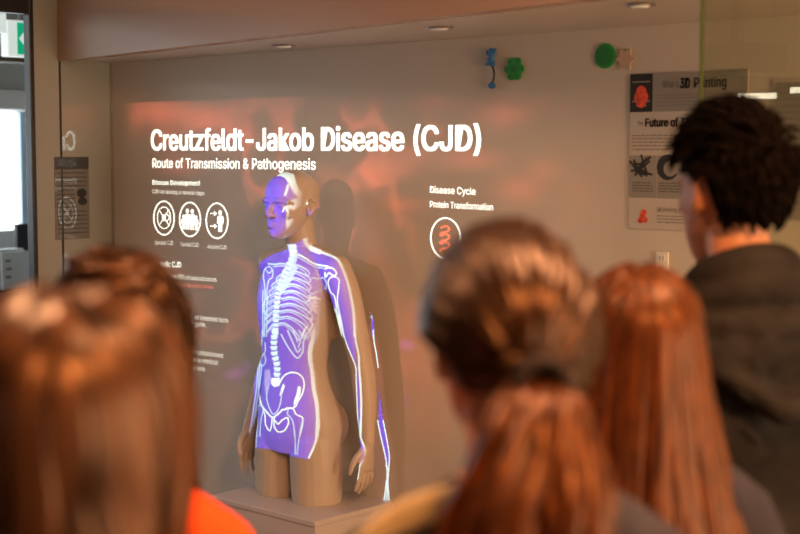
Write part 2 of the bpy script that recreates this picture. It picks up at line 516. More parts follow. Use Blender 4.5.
def stroke(pts, wd, col, mp=px_body, op=1.0, closed=False, curve=True):
    """wd in photo pixels; wd may be (start, end)"""
    P = list(pts)
    if curve and len(P) > 2:
        P = smooth_line(P + [P[0]] if closed else P)
    P = dense(P, 2.5)
    n = len(P); L = []; Rr = []
    w0, w1 = wd if hasattr(wd, '__len__') else (wd, wd)
    for i in range(n):
        a = P[max(i - 1, 0)]; b = P[min(i + 1, n - 1)]
        tx, ty = b[0] - a[0], b[1] - a[1]; l = math.hypot(tx, ty) or 1
        hw = (w0 + (w1 - w0) * i / max(n - 1, 1)) / 2
        L.append((P[i][0] - ty / l * hw, P[i][1] + tx / l * hw)); Rr.append((P[i][0] + ty / l * hw, P[i][1] - tx / l * hw))
    ML = [mp(p) for p in L]; MR = [mp(p) for p in Rr]
    for i in range(n - 1):
        q = [ML[i], ML[i + 1], MR[i + 1], MR[i]]
        fill(q, col, op)
def words(s, a, b, ha, hb, col=(1, 1, 1), bold=0.0, op=1.0, spacing=1.0):
    """a, b: photo pixels of the baseline's two ends; ha, hb: cap heights there"""
    V, T = text_tris(s, 0.0, spacing=spacing)
    if not len(V): return
    ch = cap_height()
    x0, x1 = V[:, 0].min(), V[:, 0].max()
    u = (V[:, 0] - x0) / (x1 - x0); v = V[:, 1] / ch
    za, zb = 1 / ha, 1 / hb
    wq = (1 - u) * za + u * zb
    X = ((1 - u) * za * a[0] + u * zb * b[0]) / wq
    Y = ((1 - u) * za * a[1] + u * zb * b[1]) / wq - v / wq
    G = np.array([px_wall(p) for p in zip(X, Y)])
    lo = np.floor(G.min(0)).astype(int) - 1; hi = np.ceil(G.max(0)).astype(int) + 2
    lo -= 6; hi += 6
    ss = 3
    W_, H_ = (hi - lo) * ss
    acc = np.zeros((H_, W_), bool)
    Q = (G - lo) * ss
    for t in T:
        A, B, D = Q[t[0]], Q[t[1]], Q[t[2]]
        bx0 = int(min(A[0], B[0], D[0])); bx1 = int(max(A[0], B[0], D[0])) + 2
        by0 = int(min(A[1], B[1], D[1])); by1 = int(max(A[1], B[1], D[1])) + 2
        det = (B[0] - A[0]) * (D[1] - A[1]) - (D[0] - A[0]) * (B[1] - A[1])
        if abs(det) < 1e-9: continue
        xs = np.arange(bx0, bx1) + .5; ys = (np.arange(by0, by1) + .5)[:, None]
        l1 = ((xs - A[0]) * (D[1] - A[1]) - (D[0] - A[0]) * (ys - A[1])) / det
        l2 = ((B[0] - A[0]) * (ys - A[1]) - (xs - A[0]) * (B[1] - A[1])) / det
        acc[by0:by1, bx0:bx1] |= ((l1 >= -1e-3) & (l2 >= -1e-3) & (l1 + l2 <= 1.001))[:acc[by0:by1, bx0:bx1].shape[0], :acc[by0:by1, bx0:bx1].shape[1]]
    gx = np.linalg.norm(G.max(0) - G.min(0)) / (x1 - x0) * ss * bold      # heavier strokes
    acc0 = acc.copy()
    for k in range(1, int(round(gx)) + 1):
        acc |= np.roll(acc0, k, 1) | np.roll(acc0, -k, 1)
    gyb = int(round(gx * .35))
    if gyb:
        a1 = acc.copy()
        for k in range(1, gyb + 1): acc |= np.roll(a1, k, 0) | np.roll(a1, -k, 0)
    cov = acc.reshape(hi[1] - lo[1], ss, hi[0] - lo[0], ss).mean((1, 3)).astype(np.float32)
    paint(cov, lo[0], lo[1], col, op)

# ---- slide background: dark brown with drifting rust-red tissue
def vnoise(shape, cx, cy, seed):
    rs = np.random.RandomState(seed)
    g = rs.rand(cy + 3, cx + 3).astype(np.float32)
    y = np.linspace(0, cy, shape[0], endpoint=False); x = np.linspace(0, cx, shape[1], endpoint=False)
    yi = y.astype(int); xi = x.astype(int); fy = y - yi; fx = x - xi
    fy = (fy * fy * (3 - 2 * fy))[:, None]; fx = (fx * fx * (3 - 2 * fx))[None, :]
    return (g[yi][:, xi] * (1 - fy) * (1 - fx) + g[yi][:, xi + 1] * (1 - fy) * fx + g[yi + 1][:, xi] * fy * (1 - fx) + g[yi + 1][:, xi + 1] * fy * fx)
def fbm(seed, cx, cy, octs=4):
    o = 0; a = .5
    for k in range(octs):
        o = o + a * vnoise((GH, GW), cx * 2 ** k, cy * 2 ** k, seed + k); a *= .5
    return o / (1 - .5 ** octs)
base = np.array((0.016, 0.011, 0.010), np.float32)
rust = np.array((0.42, 0.065, 0.032), np.float32)
n1 = fbm(3, 9, 5); n2 = fbm(21, 14, 8); n3 = fbm(40, 5, 3)
ridge = np.clip(1 - np.abs(n2 - .5) * 9, 0, 1) ** 1.5
blot = np.clip((n1 - .47) * 4.2, 0, 1)
mask = np.clip((n3 - .36) * 4, 0, 1)
vv = np.linspace(0, 1, GH)[:, None]
fade = np.clip((vv - .22) * 2.1, 0.10, 1)
amt = (0.50 * blot + 0.55 * ridge * mask) * fade
slide[:] = base + rust * amt[..., None].astype(np.float32)
def blob(px, py, rx, ry, col, s, mp=px_wall):
    cx, cy = mp((px, py)); ex, _ = mp((px + rx, py)); _, ey = mp((px, py - ry))
    sx, sy = abs(ex - cx), abs(ey - cy)
    x0, x1 = max(int(cx - 3 * sx), 0), min(int(cx + 3 * sx), GW); y0, y1 = max(int(cy - 3 * sy), 0), min(int(cy + 3 * sy), GH)
    X, Y = np.meshgrid(np.arange(x0, x1), np.arange(y0, y1))
    g = np.exp(-(((X - cx) / sx) ** 2 + ((Y - cy) / sy) ** 2)) * (0.55 + .9 * n2[y0:y1, x0:x1])
    slide[y0:y1, x0:x1] += (g[..., None] * np.array(col) * s).astype(np.float32)
for b in ((160, 112, 22, 14, .8), (205, 118, 25, 12, .6), (180, 165, 22, 10, .3), (232, 138, 25, 14, .4), (165, 138, 14, 10, .4), (372, 175, 16, 12, .45), (352, 185, 10, 10, .4),
          (395, 170, 18, 9, .35), (435, 102, 30, 7, .3), (500, 112, 28, 12, .35), (545, 100, 7, 7, .5), (590, 82, 4, 4, .4), (615, 116, 4, 9, .75), (565, 108, 5, 5, .4),
          (470, 160, 30, 10, .3), (410, 155, 20, 10, .25), (520, 190, 24, 14, .35), (400, 205, 20, 7, .3), (545, 170, 18, 12, .3), (580, 190, 14, 14, .2)):
    blob(*b[:4], rust, b[4])
vio = np.array((0.30, 0.04, 0.42), np.float32)
for b in ((232, 376, 8, 5, .30), (240, 371, 6, 4, .3), (247, 366, 4, 4, .22), (406, 345, 7, 5, .35), (400, 400, 6, 6, .25), (300, 470, 40, 40, .05), (335, 440, 50, 60, .10)):
    blob(*b[:4], vio, b[4])
# the picture ends above the title
_, ytop = px_wall((300, 96)); _, ysoft = px_wall((300, 128)); xa_, _ = px_wall((215, 110)); xb_, _ = px_wall((330, 110))
rows = np.clip((ytop - np.arange(GH)) / (ytop - ysoft), 0, 1)[:, None]; cols = np.clip((np.arange(GW) - xa_) / (xb_ - xa_), 0, 1)[None, :]
slide *= (1 - cols * (1 - rows))[..., None].astype(np.float32)
slide[int(ytop):] = 0
xr_, _ = px_wall((624, 150)); slide[:, int(xr_):] = 0
xl_, _ = px_wall((122, 150)); f_ = np.clip((np.arange(GW) - xl_) / 60.0, 0, 1)
xq_, _ = px_wall((500, 150)); f_ *= np.clip((xr_ - np.arange(GW)) / (xr_ - xq_), 0, 1) ** .6
slide *= f_[None, :, None].astype(np.float32)

# ---- lettering of the slide
WHT = (1.25, 1.35, 1.30); RED = (0.75, 0.12, 0.08)
words('Creutzfeldt-Jakob Disease (CJD)', (151.5, 149.9), (480, 150.6), 19.8, 25.5, WHT, bold=0.026, spacing=1.0)
words('Route of Transmission & Pathogenesis', (152.5, 167.6), (315.5, 169.6), 9.2, 11.0, WHT, bold=0.015)
words('Disease Development', (152.5, 184.7), (200, 185.6), 4.7, 5.0, WHT, bold=0.012)
words('CJD can develop in several ways:', (152.5, 193.2), (204.5, 195.2), 4.0, 4.3, (.95, .95, .88), bold=0.004)
words('Disease Cycle', (430, 193.0), (475.5, 195.0), 7.0, 7.2, WHT, bold=0.014)
words('Protein Transformation', (430, 207.2), (493, 210.4), 6.3, 6.6, WHT, bold=0.010)
words('The', (467.5, 238.2), (478, 238.8), 4.6, 4.7, (.55, .42, .36), bold=0.004)
for s, a, b in (('Sporadic CJD', (155, 244.4), (173, 245.0)), ('Familial CJD', (181, 246.2), (198.5, 247.0)), ('Acquired CJD', (207.5, 248.2), (226.5, 249.4))):
    words(s, a, b, 4.0, 4.2, (.8, .8, .76), bold=0.003)
words('Sporadic CJD', (152.5, 265.8), (181, 267.6), 5.2, 5.5, WHT, bold=0.012)
words('Accounts for over 85% of cases and occurs', (152, 276.8), (216.5, 281.8), 4.3, 4.6, (.95, 1.0, .9), bold=0.004)
words('randomly without a known cause', (152, 285.2), (213, 288.8), 4.3, 4.6, RED, bold=0.004)
words('Familial CJD', (152.5, 301), (180.5, 304), 5.2, 5.5, (.35, .75, .78), bold=0.012)
words('Caused by a mutation, an inherited form', (152, 315), (228, 323), 4.6, 5.0, (.9, .92, .85), bold=0.004)
words('of the PRNP gene.', (168, 323), (206, 327), 4.6, 4.9, (.9, .92, .85), bold=0.004)
words('Acquired CJD', (152.5, 340), (180.5, 342.5), 5.2, 5.5, WHT, bold=0.012)
words('Linked to exposure to contaminated', (156, 349), (223, 358), 4.6, 5.0, (.85, .85, .78), bold=0.004)
words('tissue, transplantation or medical', (156, 357), (218, 365), 4.6, 5.0, (.85, .85, .78), bold=0.004)
words('equipment, very rare.', (166, 366.5), (205.5, 371.5), 4.6, 5.0, (.85, .85, .78), bold=0.004)
# ---- the round icons
def ell(cx, cy, rx, ry, n=40, a0=0.0, a1=2 * PI):
    return [(cx + rx * math.cos(a0 + (a1 - a0) * k / n), cy + ry * math.sin(a0 + (a1 - a0) * k / n) + .03 * rx * math.cos(a0 + (a1 - a0) * k / n)) for k in range(n + 1)]
ICW = (1.1, 1.18, 1.14)
def ring(cx, cy, rx, ry, wd): stroke(ell(cx, cy, rx, ry), wd, ICW, px_wall, curve=False)
for cx, cy, rx, ry in ((164.0, 218.0, 10.2, 16.8), (190.0, 219.4, 10.4, 17.0), (217.0, 220.8, 10.8, 17.6)):
    ring(cx, cy, rx, ry, 1.5)
ring(164, 217.8, 6.6, 10.8, 1.1)
stroke([(159, 210), (169.5, 226)], 1.0, ICW, px_wall); stroke([(169, 209.5), (158.8, 226)], 1.0, ICW, px_wall)
poly(ell(164, 217.8, 2.0, 3.3, 16), ICW, px_wall); stroke([(165.5, 213), (169.5, 217.5), (166, 222)], 1.2, ICW, px_wall)
def figure(cx, top, h, wd):
    poly(ell(cx, top + h * .12, wd * .26, h * .12, 16), ICW, px_wall)
    poly([(cx - wd * .5, top + h * .34), (cx - wd * .3, top + h * .26), (cx + wd * .3, top + h * .26), (cx + wd * .5, top + h * .34), (cx + wd * .5, top + h * .62), (cx + wd * .32, top + h * .62),
          (cx + wd * .30, top + h), (cx + wd * .05, top + h), (cx, top + h * .68), (cx - wd * .05, top + h), (cx - wd * .30, top + h), (cx - wd * .32, top + h * .62), (cx - wd * .5, top + h * .62)], ICW, px_wall)
figure(187.4, 208.6, 21, 6.4); figure(192.2, 209.0, 21, 6.4); figure(183.4, 214.5, 15, 4.4); figure(196.4, 215.5, 15, 4.4)
figure(220.2, 210, 22, 6.6)
for y in (213.4, 226):
    stroke([(210, y), (215, y + .2)], 1.1, ICW, px_wall); poly([(214, y - 2.6), (217.4, y + .2), (214, y + 3)], ICW, px_wall)
ring(445.6, 238.2, 14.8, 20.2, 1.7)
for k in range(3):
    y = 228 + k * 8.0
    stroke([(440.5, y), (446, y - 2), (449.5, y + 1), (446, y + 4), (441.5, y + 5), (440, y + 8)], 2.0, (.95, .12, .06), px_wall)
stroke([(444.3, 259.5), (444.1, 276)], 1.2, ICW, px_wall)
ring(444.5, 297, 15.2, 20.8, 1.6)

# ---- the anatomy picture thrown onto the mannequin
CAN[0] = sheet
PUR = (0.012, 0.008, 0.80); BRI = (0.72, 1.08, 1.25); LIN = (0.38, 0.72, 1.15)
def zh(*p): return [(250 + x / 6.675, 165 + y / 6.675) for x, y in p]
def za(*p): return [(235 + x / 5, 230 + y / 5) for x, y in p]
def zb(*p): return [(235 + x / 5, 330 + y / 5) for x, y in p]
def zc(*p): return [(205 + x / 4, 420 + y / 4) for x, y in p]
poly(zh((92, 250), (93, 180), (108, 128), (150, 88), (200, 66), (236, 84), (265, 130), (290, 180), (322, 215), (256, 240), (236, 300), (242, 390), (246, 440), (235, 485), (200, 502), (150, 496), (134, 450), (120, 400), (108, 330), (98, 270)), PUR)
poly(zh((176, 78), (205, 52), (250, 48), (292, 60), (302, 90), (312, 130), (342, 180), (376, 215), (376, 255), (322, 280), (292, 300), (297, 350), (287, 400), (302, 440), (275, 450), (246, 440), (240, 380), (248, 320), (236, 300), (252, 245), (322, 215), (288, 180), (262, 130), (236, 88), (204, 72)), BRI)
stroke(zh((160, 500), (215, 498), (262, 470), (320, 440), (365, 405)), (1.2, .6), LIN)
poly(zh((384, 292), (402, 266), (424, 288), (412, 330), (388, 336)), PUR)
for p in zh((380, 255), (450, 303), (462, 430)): poly(ell(p[0], p[1], 1.0, 1.6, 10), BRI)
# body and arm
body = za((265, 75), (345, 22), (380, 78), (430, 112), (500, 138), (532, 178), (560, 250), (578, 320), (592, 400), (598, 470), (600, 534)) + zb((603, 60), (608, 185), (600, 180), (560, 80), (532, 0)) + \
    za((520, 440), (500, 400), (460, 365), (420, 340), (432, 440), (416, 534)) + zb((396, 80), (372, 120), (382, 200), (392, 300), (412, 370), (422, 450), (416, 534)) + zc((458, 50), (436, 115), (415, 158), (320, 140), (270, 118), (193, 110)) + \
    zb((84, 534), (86, 450), (92, 350), (98, 250), (104, 150), (110, 60)) + za((112, 534), (104, 400), (106, 300), (112, 205), (128, 160), (190, 120), (262, 98))
poly(body, PUR)
# forearm and hand of the near arm, and the far arm
poly(zb((600, 180), (612, 185), (626, 300), (629, 400), (628, 534)) + zc((622, 60), (640, 120), (638, 160), (614, 190), (611, 240), (597, 240), (600, 180), (626, 130), (612, 60)) + zb((618, 534), (611, 400), (604, 250)), PUR)
poly(zb((130, 90), (112, 160), (104, 260), (92, 360), (78, 450), (62, 534)) + zc((168, 75), (147, 108), (146, 132), (156, 135), (164, 118), (172, 135), (180, 120), (186, 70), (198, 20)) + zb((100, 460), (110, 360), (128, 260), (152, 170), (156, 110)), PUR)
# white outline
stroke(za((338, 18), (372, 84), (430, 112)), (5, 5), BRI)
stroke(za((425, 108), (500, 138), (532, 178), (560, 250), (578, 320), (592, 400), (597, 470), (599, 534)), 2.6, BRI)
stroke(zb((599, 0), (605, 60), (618, 120), (622, 200), (629, 300), (631, 400), (627, 534)), 2.0, BRI)
stroke(zc((622, 0), (621, 62), (638, 112), (640, 150), (622, 178), (606, 195)), 1.8, BRI)
stroke(zb((536, 0), (562, 80), (602, 180), (606, 250), (612, 400), (618, 534)), 1.1, BRI)
stroke(za((420, 345), (470, 370), (502, 405), (520, 440), (532, 534)), 1.8, BRI)
poly(za((388, 335), (408, 325), (436, 440), (424, 534), (378, 534), (396, 480), (412, 430), (388, 400), (372, 420)), (.50, .60, 1.05))
stroke(za((362, 360), (385, 338), (420, 345)), 2.0, BRI)
stroke(zb((400, 0), (392, 40), (378, 90), (376, 140), (388, 220), (395, 300), (408, 360), (414, 450), (409, 534)), (5.0, 3.6), BRI)
stroke(zc((455, 0), (452, 40), (440, 95), (414, 154)), (3.2, 2.0), BRI)
for q in (((606, 195), (598, 215), (598, 240)), ((612, 195), (604, 238)), ((620, 185), (610, 240))): stroke(zc(*q), 1.1, BRI)
# skull base, spine
def vert(P, w0, h, col=LIN):
    pts = smooth_line(P, 6)
    d = 0; last = pts[0]
    L = [0]
    for a, b in zip(pts, pts[1:]): L.append(L[-1] + math.hypot(b[0] - a[0], b[1] - a[1]))
    n = int(L[-1] / h)
    for k in range(n):
        def at_(s):
            j = min(max(int(np.searchsorted(L, s)), 1), len(L) - 1)
            t = (s - L[j - 1]) / max(L[j] - L[j - 1], 1e-6)
            return (pts[j - 1][0] + (pts[j][0] - pts[j - 1][0]) * t, pts[j - 1][1] + (pts[j][1] - pts[j - 1][1]) * t)
        a, b = at_(k * L[-1] / n), at_((k + .78) * L[-1] / n)
        stroke([a, b], w0, col, op=.95, curve=False)
        stroke([a, ((a[0] + b[0]) / 2, (a[1] + b[1]) / 2)], w0 + 2.0, BRI, op=.5, curve=False)
vert(za((290, 75), (287, 130), (268, 180), (240, 240), (216, 320), (207, 400), (203, 470), (201, 534)), 5.2, 4.4, (.48, .92, 1.2))
vert(zb((199, 0), (194, 60), (197, 120), (211, 180), (208, 240)), 5.6, 5.2, (.48, .92, 1.2))
poly(zb((182, 240), (226, 238), (216, 280), (196, 286), (180, 270)), BRI)
poly(za((262, 72), (304, 68), (316, 128), (300, 182), (262, 180), (276, 130)), (.48, .88, 1.2), op=.7)
# sternum glow and ribs
poly(za((286, 178), (318, 182), (286, 246), (252, 300), (226, 330), (222, 290), (250, 236)), (.42, .80, 1.2), op=.75)
for k in range(10):
    t = k / 9
    sx, sy = 272 - 66 * t ** .8, 186 + 285 * t
    wr = (100, 118, 128, 134, 140, 150, 165, 172, 165, 120)[k]
    dr = 6 + 70 * t ** 1.5
    stroke(za((sx, sy), (sx + wr * .35, sy - 12 + dr * .1), (sx + wr * .75, sy + 4 + dr * .35), (sx + wr, sy + 24 + dr * .75), (sx + wr * .9, sy + 42 + dr)), (1.7, 1.2), LIN)
    stroke(za((sx + 6, sy + 9), (sx + wr * .35, sy - 2 + dr * .1), (sx + wr * .7, sy + 16 + dr * .35), (sx + wr * .9, sy + 36 + dr * .75)), .9, LIN)
    wl = (34, 52, 66, 72, 74, 72, 68, 64, 56, 40)[k]
    stroke(za((sx - 6, sy), (sx - wl * .5, sy + 2), (sx - wl, sy + 22 + 10 * t), (sx - wl * .96, sy + 44)), (1.6, 1.1), LIN)
    stroke(za((sx - 6, sy + 10), (sx - wl * .5, sy + 13), (sx - wl * .86, sy + 32)), .9, LIN)
for q in (((360, 480), (330, 534)), ((380, 440), (385, 480), (350, 534))): stroke(za(*q), 1.6, BRI)
for q in (((230, 20), (262, 80), (300, 132), (318, 138), (340, 105), (342, 60), (360, 30)), ((262, 0), (288, 60), (312, 110), (330, 90)), ((290, 0), (316, 50), (350, 20)), ((318, 0), (345, 40), (372, 0))):
    stroke(zb(*q), 1.5, LIN)
# clavicles, shoulder blade, upper arm bone
stroke(za((316, 122), (350, 140), (400, 170), (450, 180), (470, 185)), 1.8, BRI); stroke(za((312, 134), (350, 155), (400, 184), (445, 192)), 1.1, LIN)
stroke(za((268, 172), (230, 168), (200, 172), (165, 168)), 1.6, LIN); stroke(za((262, 182), (225, 180), (190, 184)), 1.0, LIN)
stroke(za((448, 196), (470, 188), (495, 196), (508, 220), (490, 228), (470, 215), (452, 236), (450, 210)), 1.6, BRI)
stroke(za((385, 238), (420, 246), (440, 238), (455, 260), (452, 295), (410, 308), (365, 332)), 1.2, LIN); stroke(za((404, 195), (418, 240), (385, 238)), 1.0, LIN)
stroke(za((545, 534), (530, 450), (512, 360), (518, 290), (520, 250), (500, 234), (474, 240), (466, 268), (478, 310), (500, 340), (512, 440), (532, 534)), 1.3, BRI)
for q in (((175, 180), (150, 195), (142, 230), (150, 300), (148, 400), (148, 534)), ((175, 185), (190, 205), (185, 240), (170, 250), (160, 300), (160, 400), (158, 534)), ((150, 195), (170, 215), (188, 200)), ((140, 300), (138, 420), (142, 534)), ((165, 330), (150, 350), (140, 390), (150, 420), (170, 430))):
    stroke(za(*q), 1.1, LIN)
# far forearm
for q in (((136, 0), (134, 60), (122, 130), (114, 200), (106, 300), (92, 400), (80, 480), (66, 534)), ((150, 60), (150, 110), (128, 140), (122, 200), (118, 300), (124, 350)), ((118, 130), (140, 118), (154, 150), (140, 180), (124, 170)), ((134, 170), (126, 260), (112, 340), (100, 420), (84, 520))):
    stroke(zb(*q), 1.1, LIN)
for q in (((186, 20), (166, 76), (150, 104), (147, 128)), ((168, 78), (158, 110), (158, 134)), ((172, 82), (170, 112), (174, 136)), ((178, 60), (182, 100), (186, 124))): stroke(zc(*q), 1.2, BRI)
# pelvis and thigh bones
stroke(zb((216, 280), (240, 235), (272, 214), (310, 216), (338, 240), (346, 275), (336, 320), (318, 350), (300, 385), (270, 392), (240, 400)), 1.5, BRI)
poly(zb((315, 280), (330, 285), (328, 320), (308, 360), (292, 385), (296, 350), (308, 320)), BRI)
poly(zb((240, 268), (250, 280), (236, 320), (222, 330), (228, 300)), BRI, op=.9)
stroke(zb((165, 280), (158, 330), (168, 380), (190, 420), (215, 400), (230, 350), (232, 300)), 1.2, LIN)
poly(zb((150, 200), (175, 196), (180, 250), (168, 300), (152, 320), (146, 260)), (.34, .40, 1.1), op=.7)
stroke(zb((122, 330), (130, 370), (150, 400), (186, 436), (215, 420), (240, 395)), 1.7, BRI)
stroke(zb((186, 436), (182, 480), (172, 504), (152, 470), (150, 430), (140, 400)), 1.4, BRI)
stroke(zb((196, 436), (196, 480), (214, 508), (244, 504), (266, 470), (262, 440), (236, 450), (216, 470), (200, 452)), 1.5, BRI)
stroke(zb((240, 400), (262, 390), (290, 394), (304, 420), (322, 430), (338, 440), (336, 480), (322, 534)), 1.4, BRI); stroke(zb((268, 392), (262, 420), (280, 440), (292, 470), (298, 534)), 1.2, LIN)
stroke(zc((390, 0), (378, 60), (368, 140)), 1.1, LIN); stroke(zc((350, 0), (360, 60), (361, 138)), 1.1, LIN)
for q in (((125, 370), (108, 400), (104, 450), (110, 534)), ((125, 370), (140, 400), (130, 450), (124, 534))): stroke(zb(*q), 1.1, LIN)
stroke(zc((196, 0), (200, 60), (198, 110)), 1.0, LIN); stroke(zc((212, 0), (206, 60), (204, 110)), 1.0, LIN)
# carry the sheet onto the slide: for every slide pixel that meets the mannequin, look up where the camera sees that spot
CAN[0] = slide
mb = [to_uv(MANQ + v.co) for v in man_me.vertices]
mb = np.array(mb); bx0, by0 = np.floor(mb.min(0)).astype(int) - 2; bx1, by1 = np.ceil(mb.max(0)).astype(int) + 2
bx0, by0, bx1, by1 = max(bx0, 0), max(by0, 0), min(bx1, GW), min(by1, GH)
CMT = CM.transposed()
SHH, SHW = sheet.shape[:2]
for iy in range(by0, by1):
    v = V0 + (iy + .5) / GH * (V1 - V0)
    for ix in range(bx0, bx1):
        u = U0 + (ix + .5) / GW * (U1 - U0)
        h = man_bvh.ray_cast(LP, Vector((u, 1.0, v)).normalized())
        if h[0] is None: continue
        q = CMT @ (h[0] - EYE)
        sx = (400 + F_PX * q.x / -q.z - OX0) * OS - .5; sy = (267 - F_PX * q.y / -q.z - OY0) * OS - .5
        i0, j0 = int(sx), int(sy)
        if h[1].dot(h[0] - EYE) > 0 or not (0 <= i0 < SHW - 1 and 0 <= j0 < SHH - 1):
            slide[iy, ix] = 0.010; continue
        slide[iy, ix] = sheet[j0:j0 + 2, i0:i0 + 2].mean((0, 1))
# what slips past the near arm onto the wall
stroke([(349.2, 199), (349.8, 205), (349.2, 212)], 1.2, BRI, px_wall); stroke([(348.8, 223), (348.0, 230)], 1.2, BRI, px_wall)
stroke(za((684, 428), (690, 480), (692, 534)), 1.8, LIN, px_wall); poly(za((682, 430), (694, 460), (696, 534), (682, 520)), PUR, px_wall)
stroke(zb((690, 0), (696, 60), (708, 130), (716, 190)), 1.1, BRI, px_wall)
poly(zb((720, 300), (734, 400), (750, 534), (722, 534), (718, 420)), PUR, px_wall)
poly(zc((694, 0), (710, 0), (726, 80), (738, 150), (736, 180), (722, 175), (714, 110)), PUR, px_wall)
stroke(zc((690, 0), (702, 60), (718, 130), (726, 175), (728, 240), (716, 320)), 1.2, BRI, px_wall); stroke(zc((712, 0), (726, 70), (737, 140), (736, 180), (732, 250), (736, 325)), 1.2, BRI, px_wall)
for q in (((722, 180), (736, 205)), ((726, 240), (720, 300), (716, 325)), ((730, 260), (726, 326))): stroke(zc(*q), 1.2, BRI, px_wall)

img = bpy.data.images.new('slide', GW, GH, float_buffer=True, is_data=True)
rgba = np.ones((GH, GW, 4), np.float32); rgba[..., :3] = slide
img.pixels.foreach_set(rgba.ravel()); img.update(); img.pack()

def build_projector():
    root = empty('projector', (LP.x, LP.y - .16, LP.z), 'black ceiling projector hanging in front of the display recess', 'projector')
    box('body', (-.16, -.14, -.06), (.16, .13, .06), M_black, root, bevel=.012)
    bm = bmesh.new(); tube(bm, [(0, .12, 0, .034), (0, .145, 0, .034)], sub=1, n=24); link('lens', bm_mesh(bm, 'lens'), M_black, root)
    bm = bmesh.new(); tube(bm, [(0, 0, .058, .02), (0, 0, ROOM_H - LP.z, .02)], sub=1, n=16); link('mount', bm_mesh(bm, 'mount'), M_black, root)
    l = bpy.data.lights.new('projector_beam', 'SPOT'); l.energy = PROJ_W; l.shadow_soft_size = 0.0
    l.spot_size = R(125); l.spot_blend = 0.0; l.use_nodes = True
    nt = l.node_tree; e = nt.nodes['Emission']
    tc = nt.nodes.new('ShaderNodeTexCoord')
    sp = nt.nodes.new('ShaderNodeSeparateXYZ'); nt.links.new(tc.outputs['Normal'], sp.inputs[0])
    dv = []
    for k, (a0, a1) in enumerate(((U0, U1), (V0, V1))):
        d = nt.nodes.new('ShaderNodeMath'); d.operation = 'DIVIDE'
        nt.links.new(sp.outputs[k], d.inputs[0]); nt.links.new(sp.outputs[2], d.inputs[1])
        g = nt.nodes.new('ShaderNodeMath'); g.operation = 'MULTIPLY'; g.inputs[1].default_value = -1; nt.links.new(d.outputs[0], g.inputs[0])
        s = nt.nodes.new('ShaderNodeMapRange'); s.clamp = False
        s.inputs['From Min'].default_value = a0; s.inputs['From Max'].default_value = a1
        nt.links.new(g.outputs[0], s.inputs['Value']); dv.append(s)
    cb = nt.nodes.new('ShaderNodeCombineXYZ')
    nt.links.new(dv[0].outputs[0], cb.inputs[0]); nt.links.new(dv[1].outputs[0], cb.inputs[1])
    ti = nt.nodes.new('ShaderNodeTexImage'); ti.image = img; ti.extension = 'CLIP'; ti.interpolation = 'Linear'
    nt.links.new(cb.outputs[0], ti.inputs[0]); nt.links.new(ti.outputs[0], e.inputs[0])
    o = bpy.data.objects.new('projector_beam', l); C.objects.link(o); o.location = LP; o.rotation_euler = (PI / 2, 0, 0)
PROJ_W = 700.0
build_projector()
# ---------------------------------------------------------------- recess fittings
M_lamp_glow = mat('lamp_lens', (0.6, 0.58, 0.5), 0.15, emit=(1.0, 0.85, 0.65), emit_s=0.12)
DL = ((166, 60), (284, 45), (440, 27), (640, 4))
DN = ('downlight in the recess ceiling, nearest the side wall', 'downlight in the recess ceiling, second from the side wall', 'downlight in the recess ceiling, above the title lettering', 'downlight in the recess ceiling, above the printed boards')
for (px, py), lab in zip(DL, DN):
    p = on_z(px, py, H)
    d = empty('downlight', (p.x, p.y, H), 'small round recessed ' + lab, 'light', 'recessed downlights over the display')
    bm = bmesh.new(); tube(bm, [(0, 0, -.001, .040), (0, 0, -.006, .036), (0, 0, -.004, .030)], sub=1, n=28, cap=True); link('trim_ring', bm_mesh(bm, 'trim_ring'), M_steel, d)
    bm = bmesh.new(); tube(bm, [(0, 0, -.0045, .026), (0, 0, -.009, .020)], sub=1, n=24); link('lens', bm_mesh(bm, 'lens', True), M_lamp_glow, d)

# glass pane at the open end of the facade, with its green polished edge
M_glass = glass_mat('green_glass', (0.90, 0.91, 0.80))
M_gedge = mat('glass_edge', (0.05, 0.075, 0.02), 0.3)
gp = None
d_ = ray(700, 200)
t_ = (FAC0.y - EYE.y + FSL * (EYE.x - X0)) / (d_.y - FSL * d_.x)
gp = EYE + d_ * t_
ga = math.atan(FSL)
pane = empty('glass_panel', (gp.x, gp.y, 0), 'clear greenish sliding glass panel beside the man in the dark hoodie', 'glass panel', rz=ga)
box('pane', (-.003, .004, .02), (1.55, .0055, H - .004), M_glass, pane)
box('edge', (-.008, 0, .02), (-.0035, .009, H - .004), M_gedge, pane)
box('bottom_rail', (0, -.01, 0.0), (1.55, .02, .02), M_steel, pane)

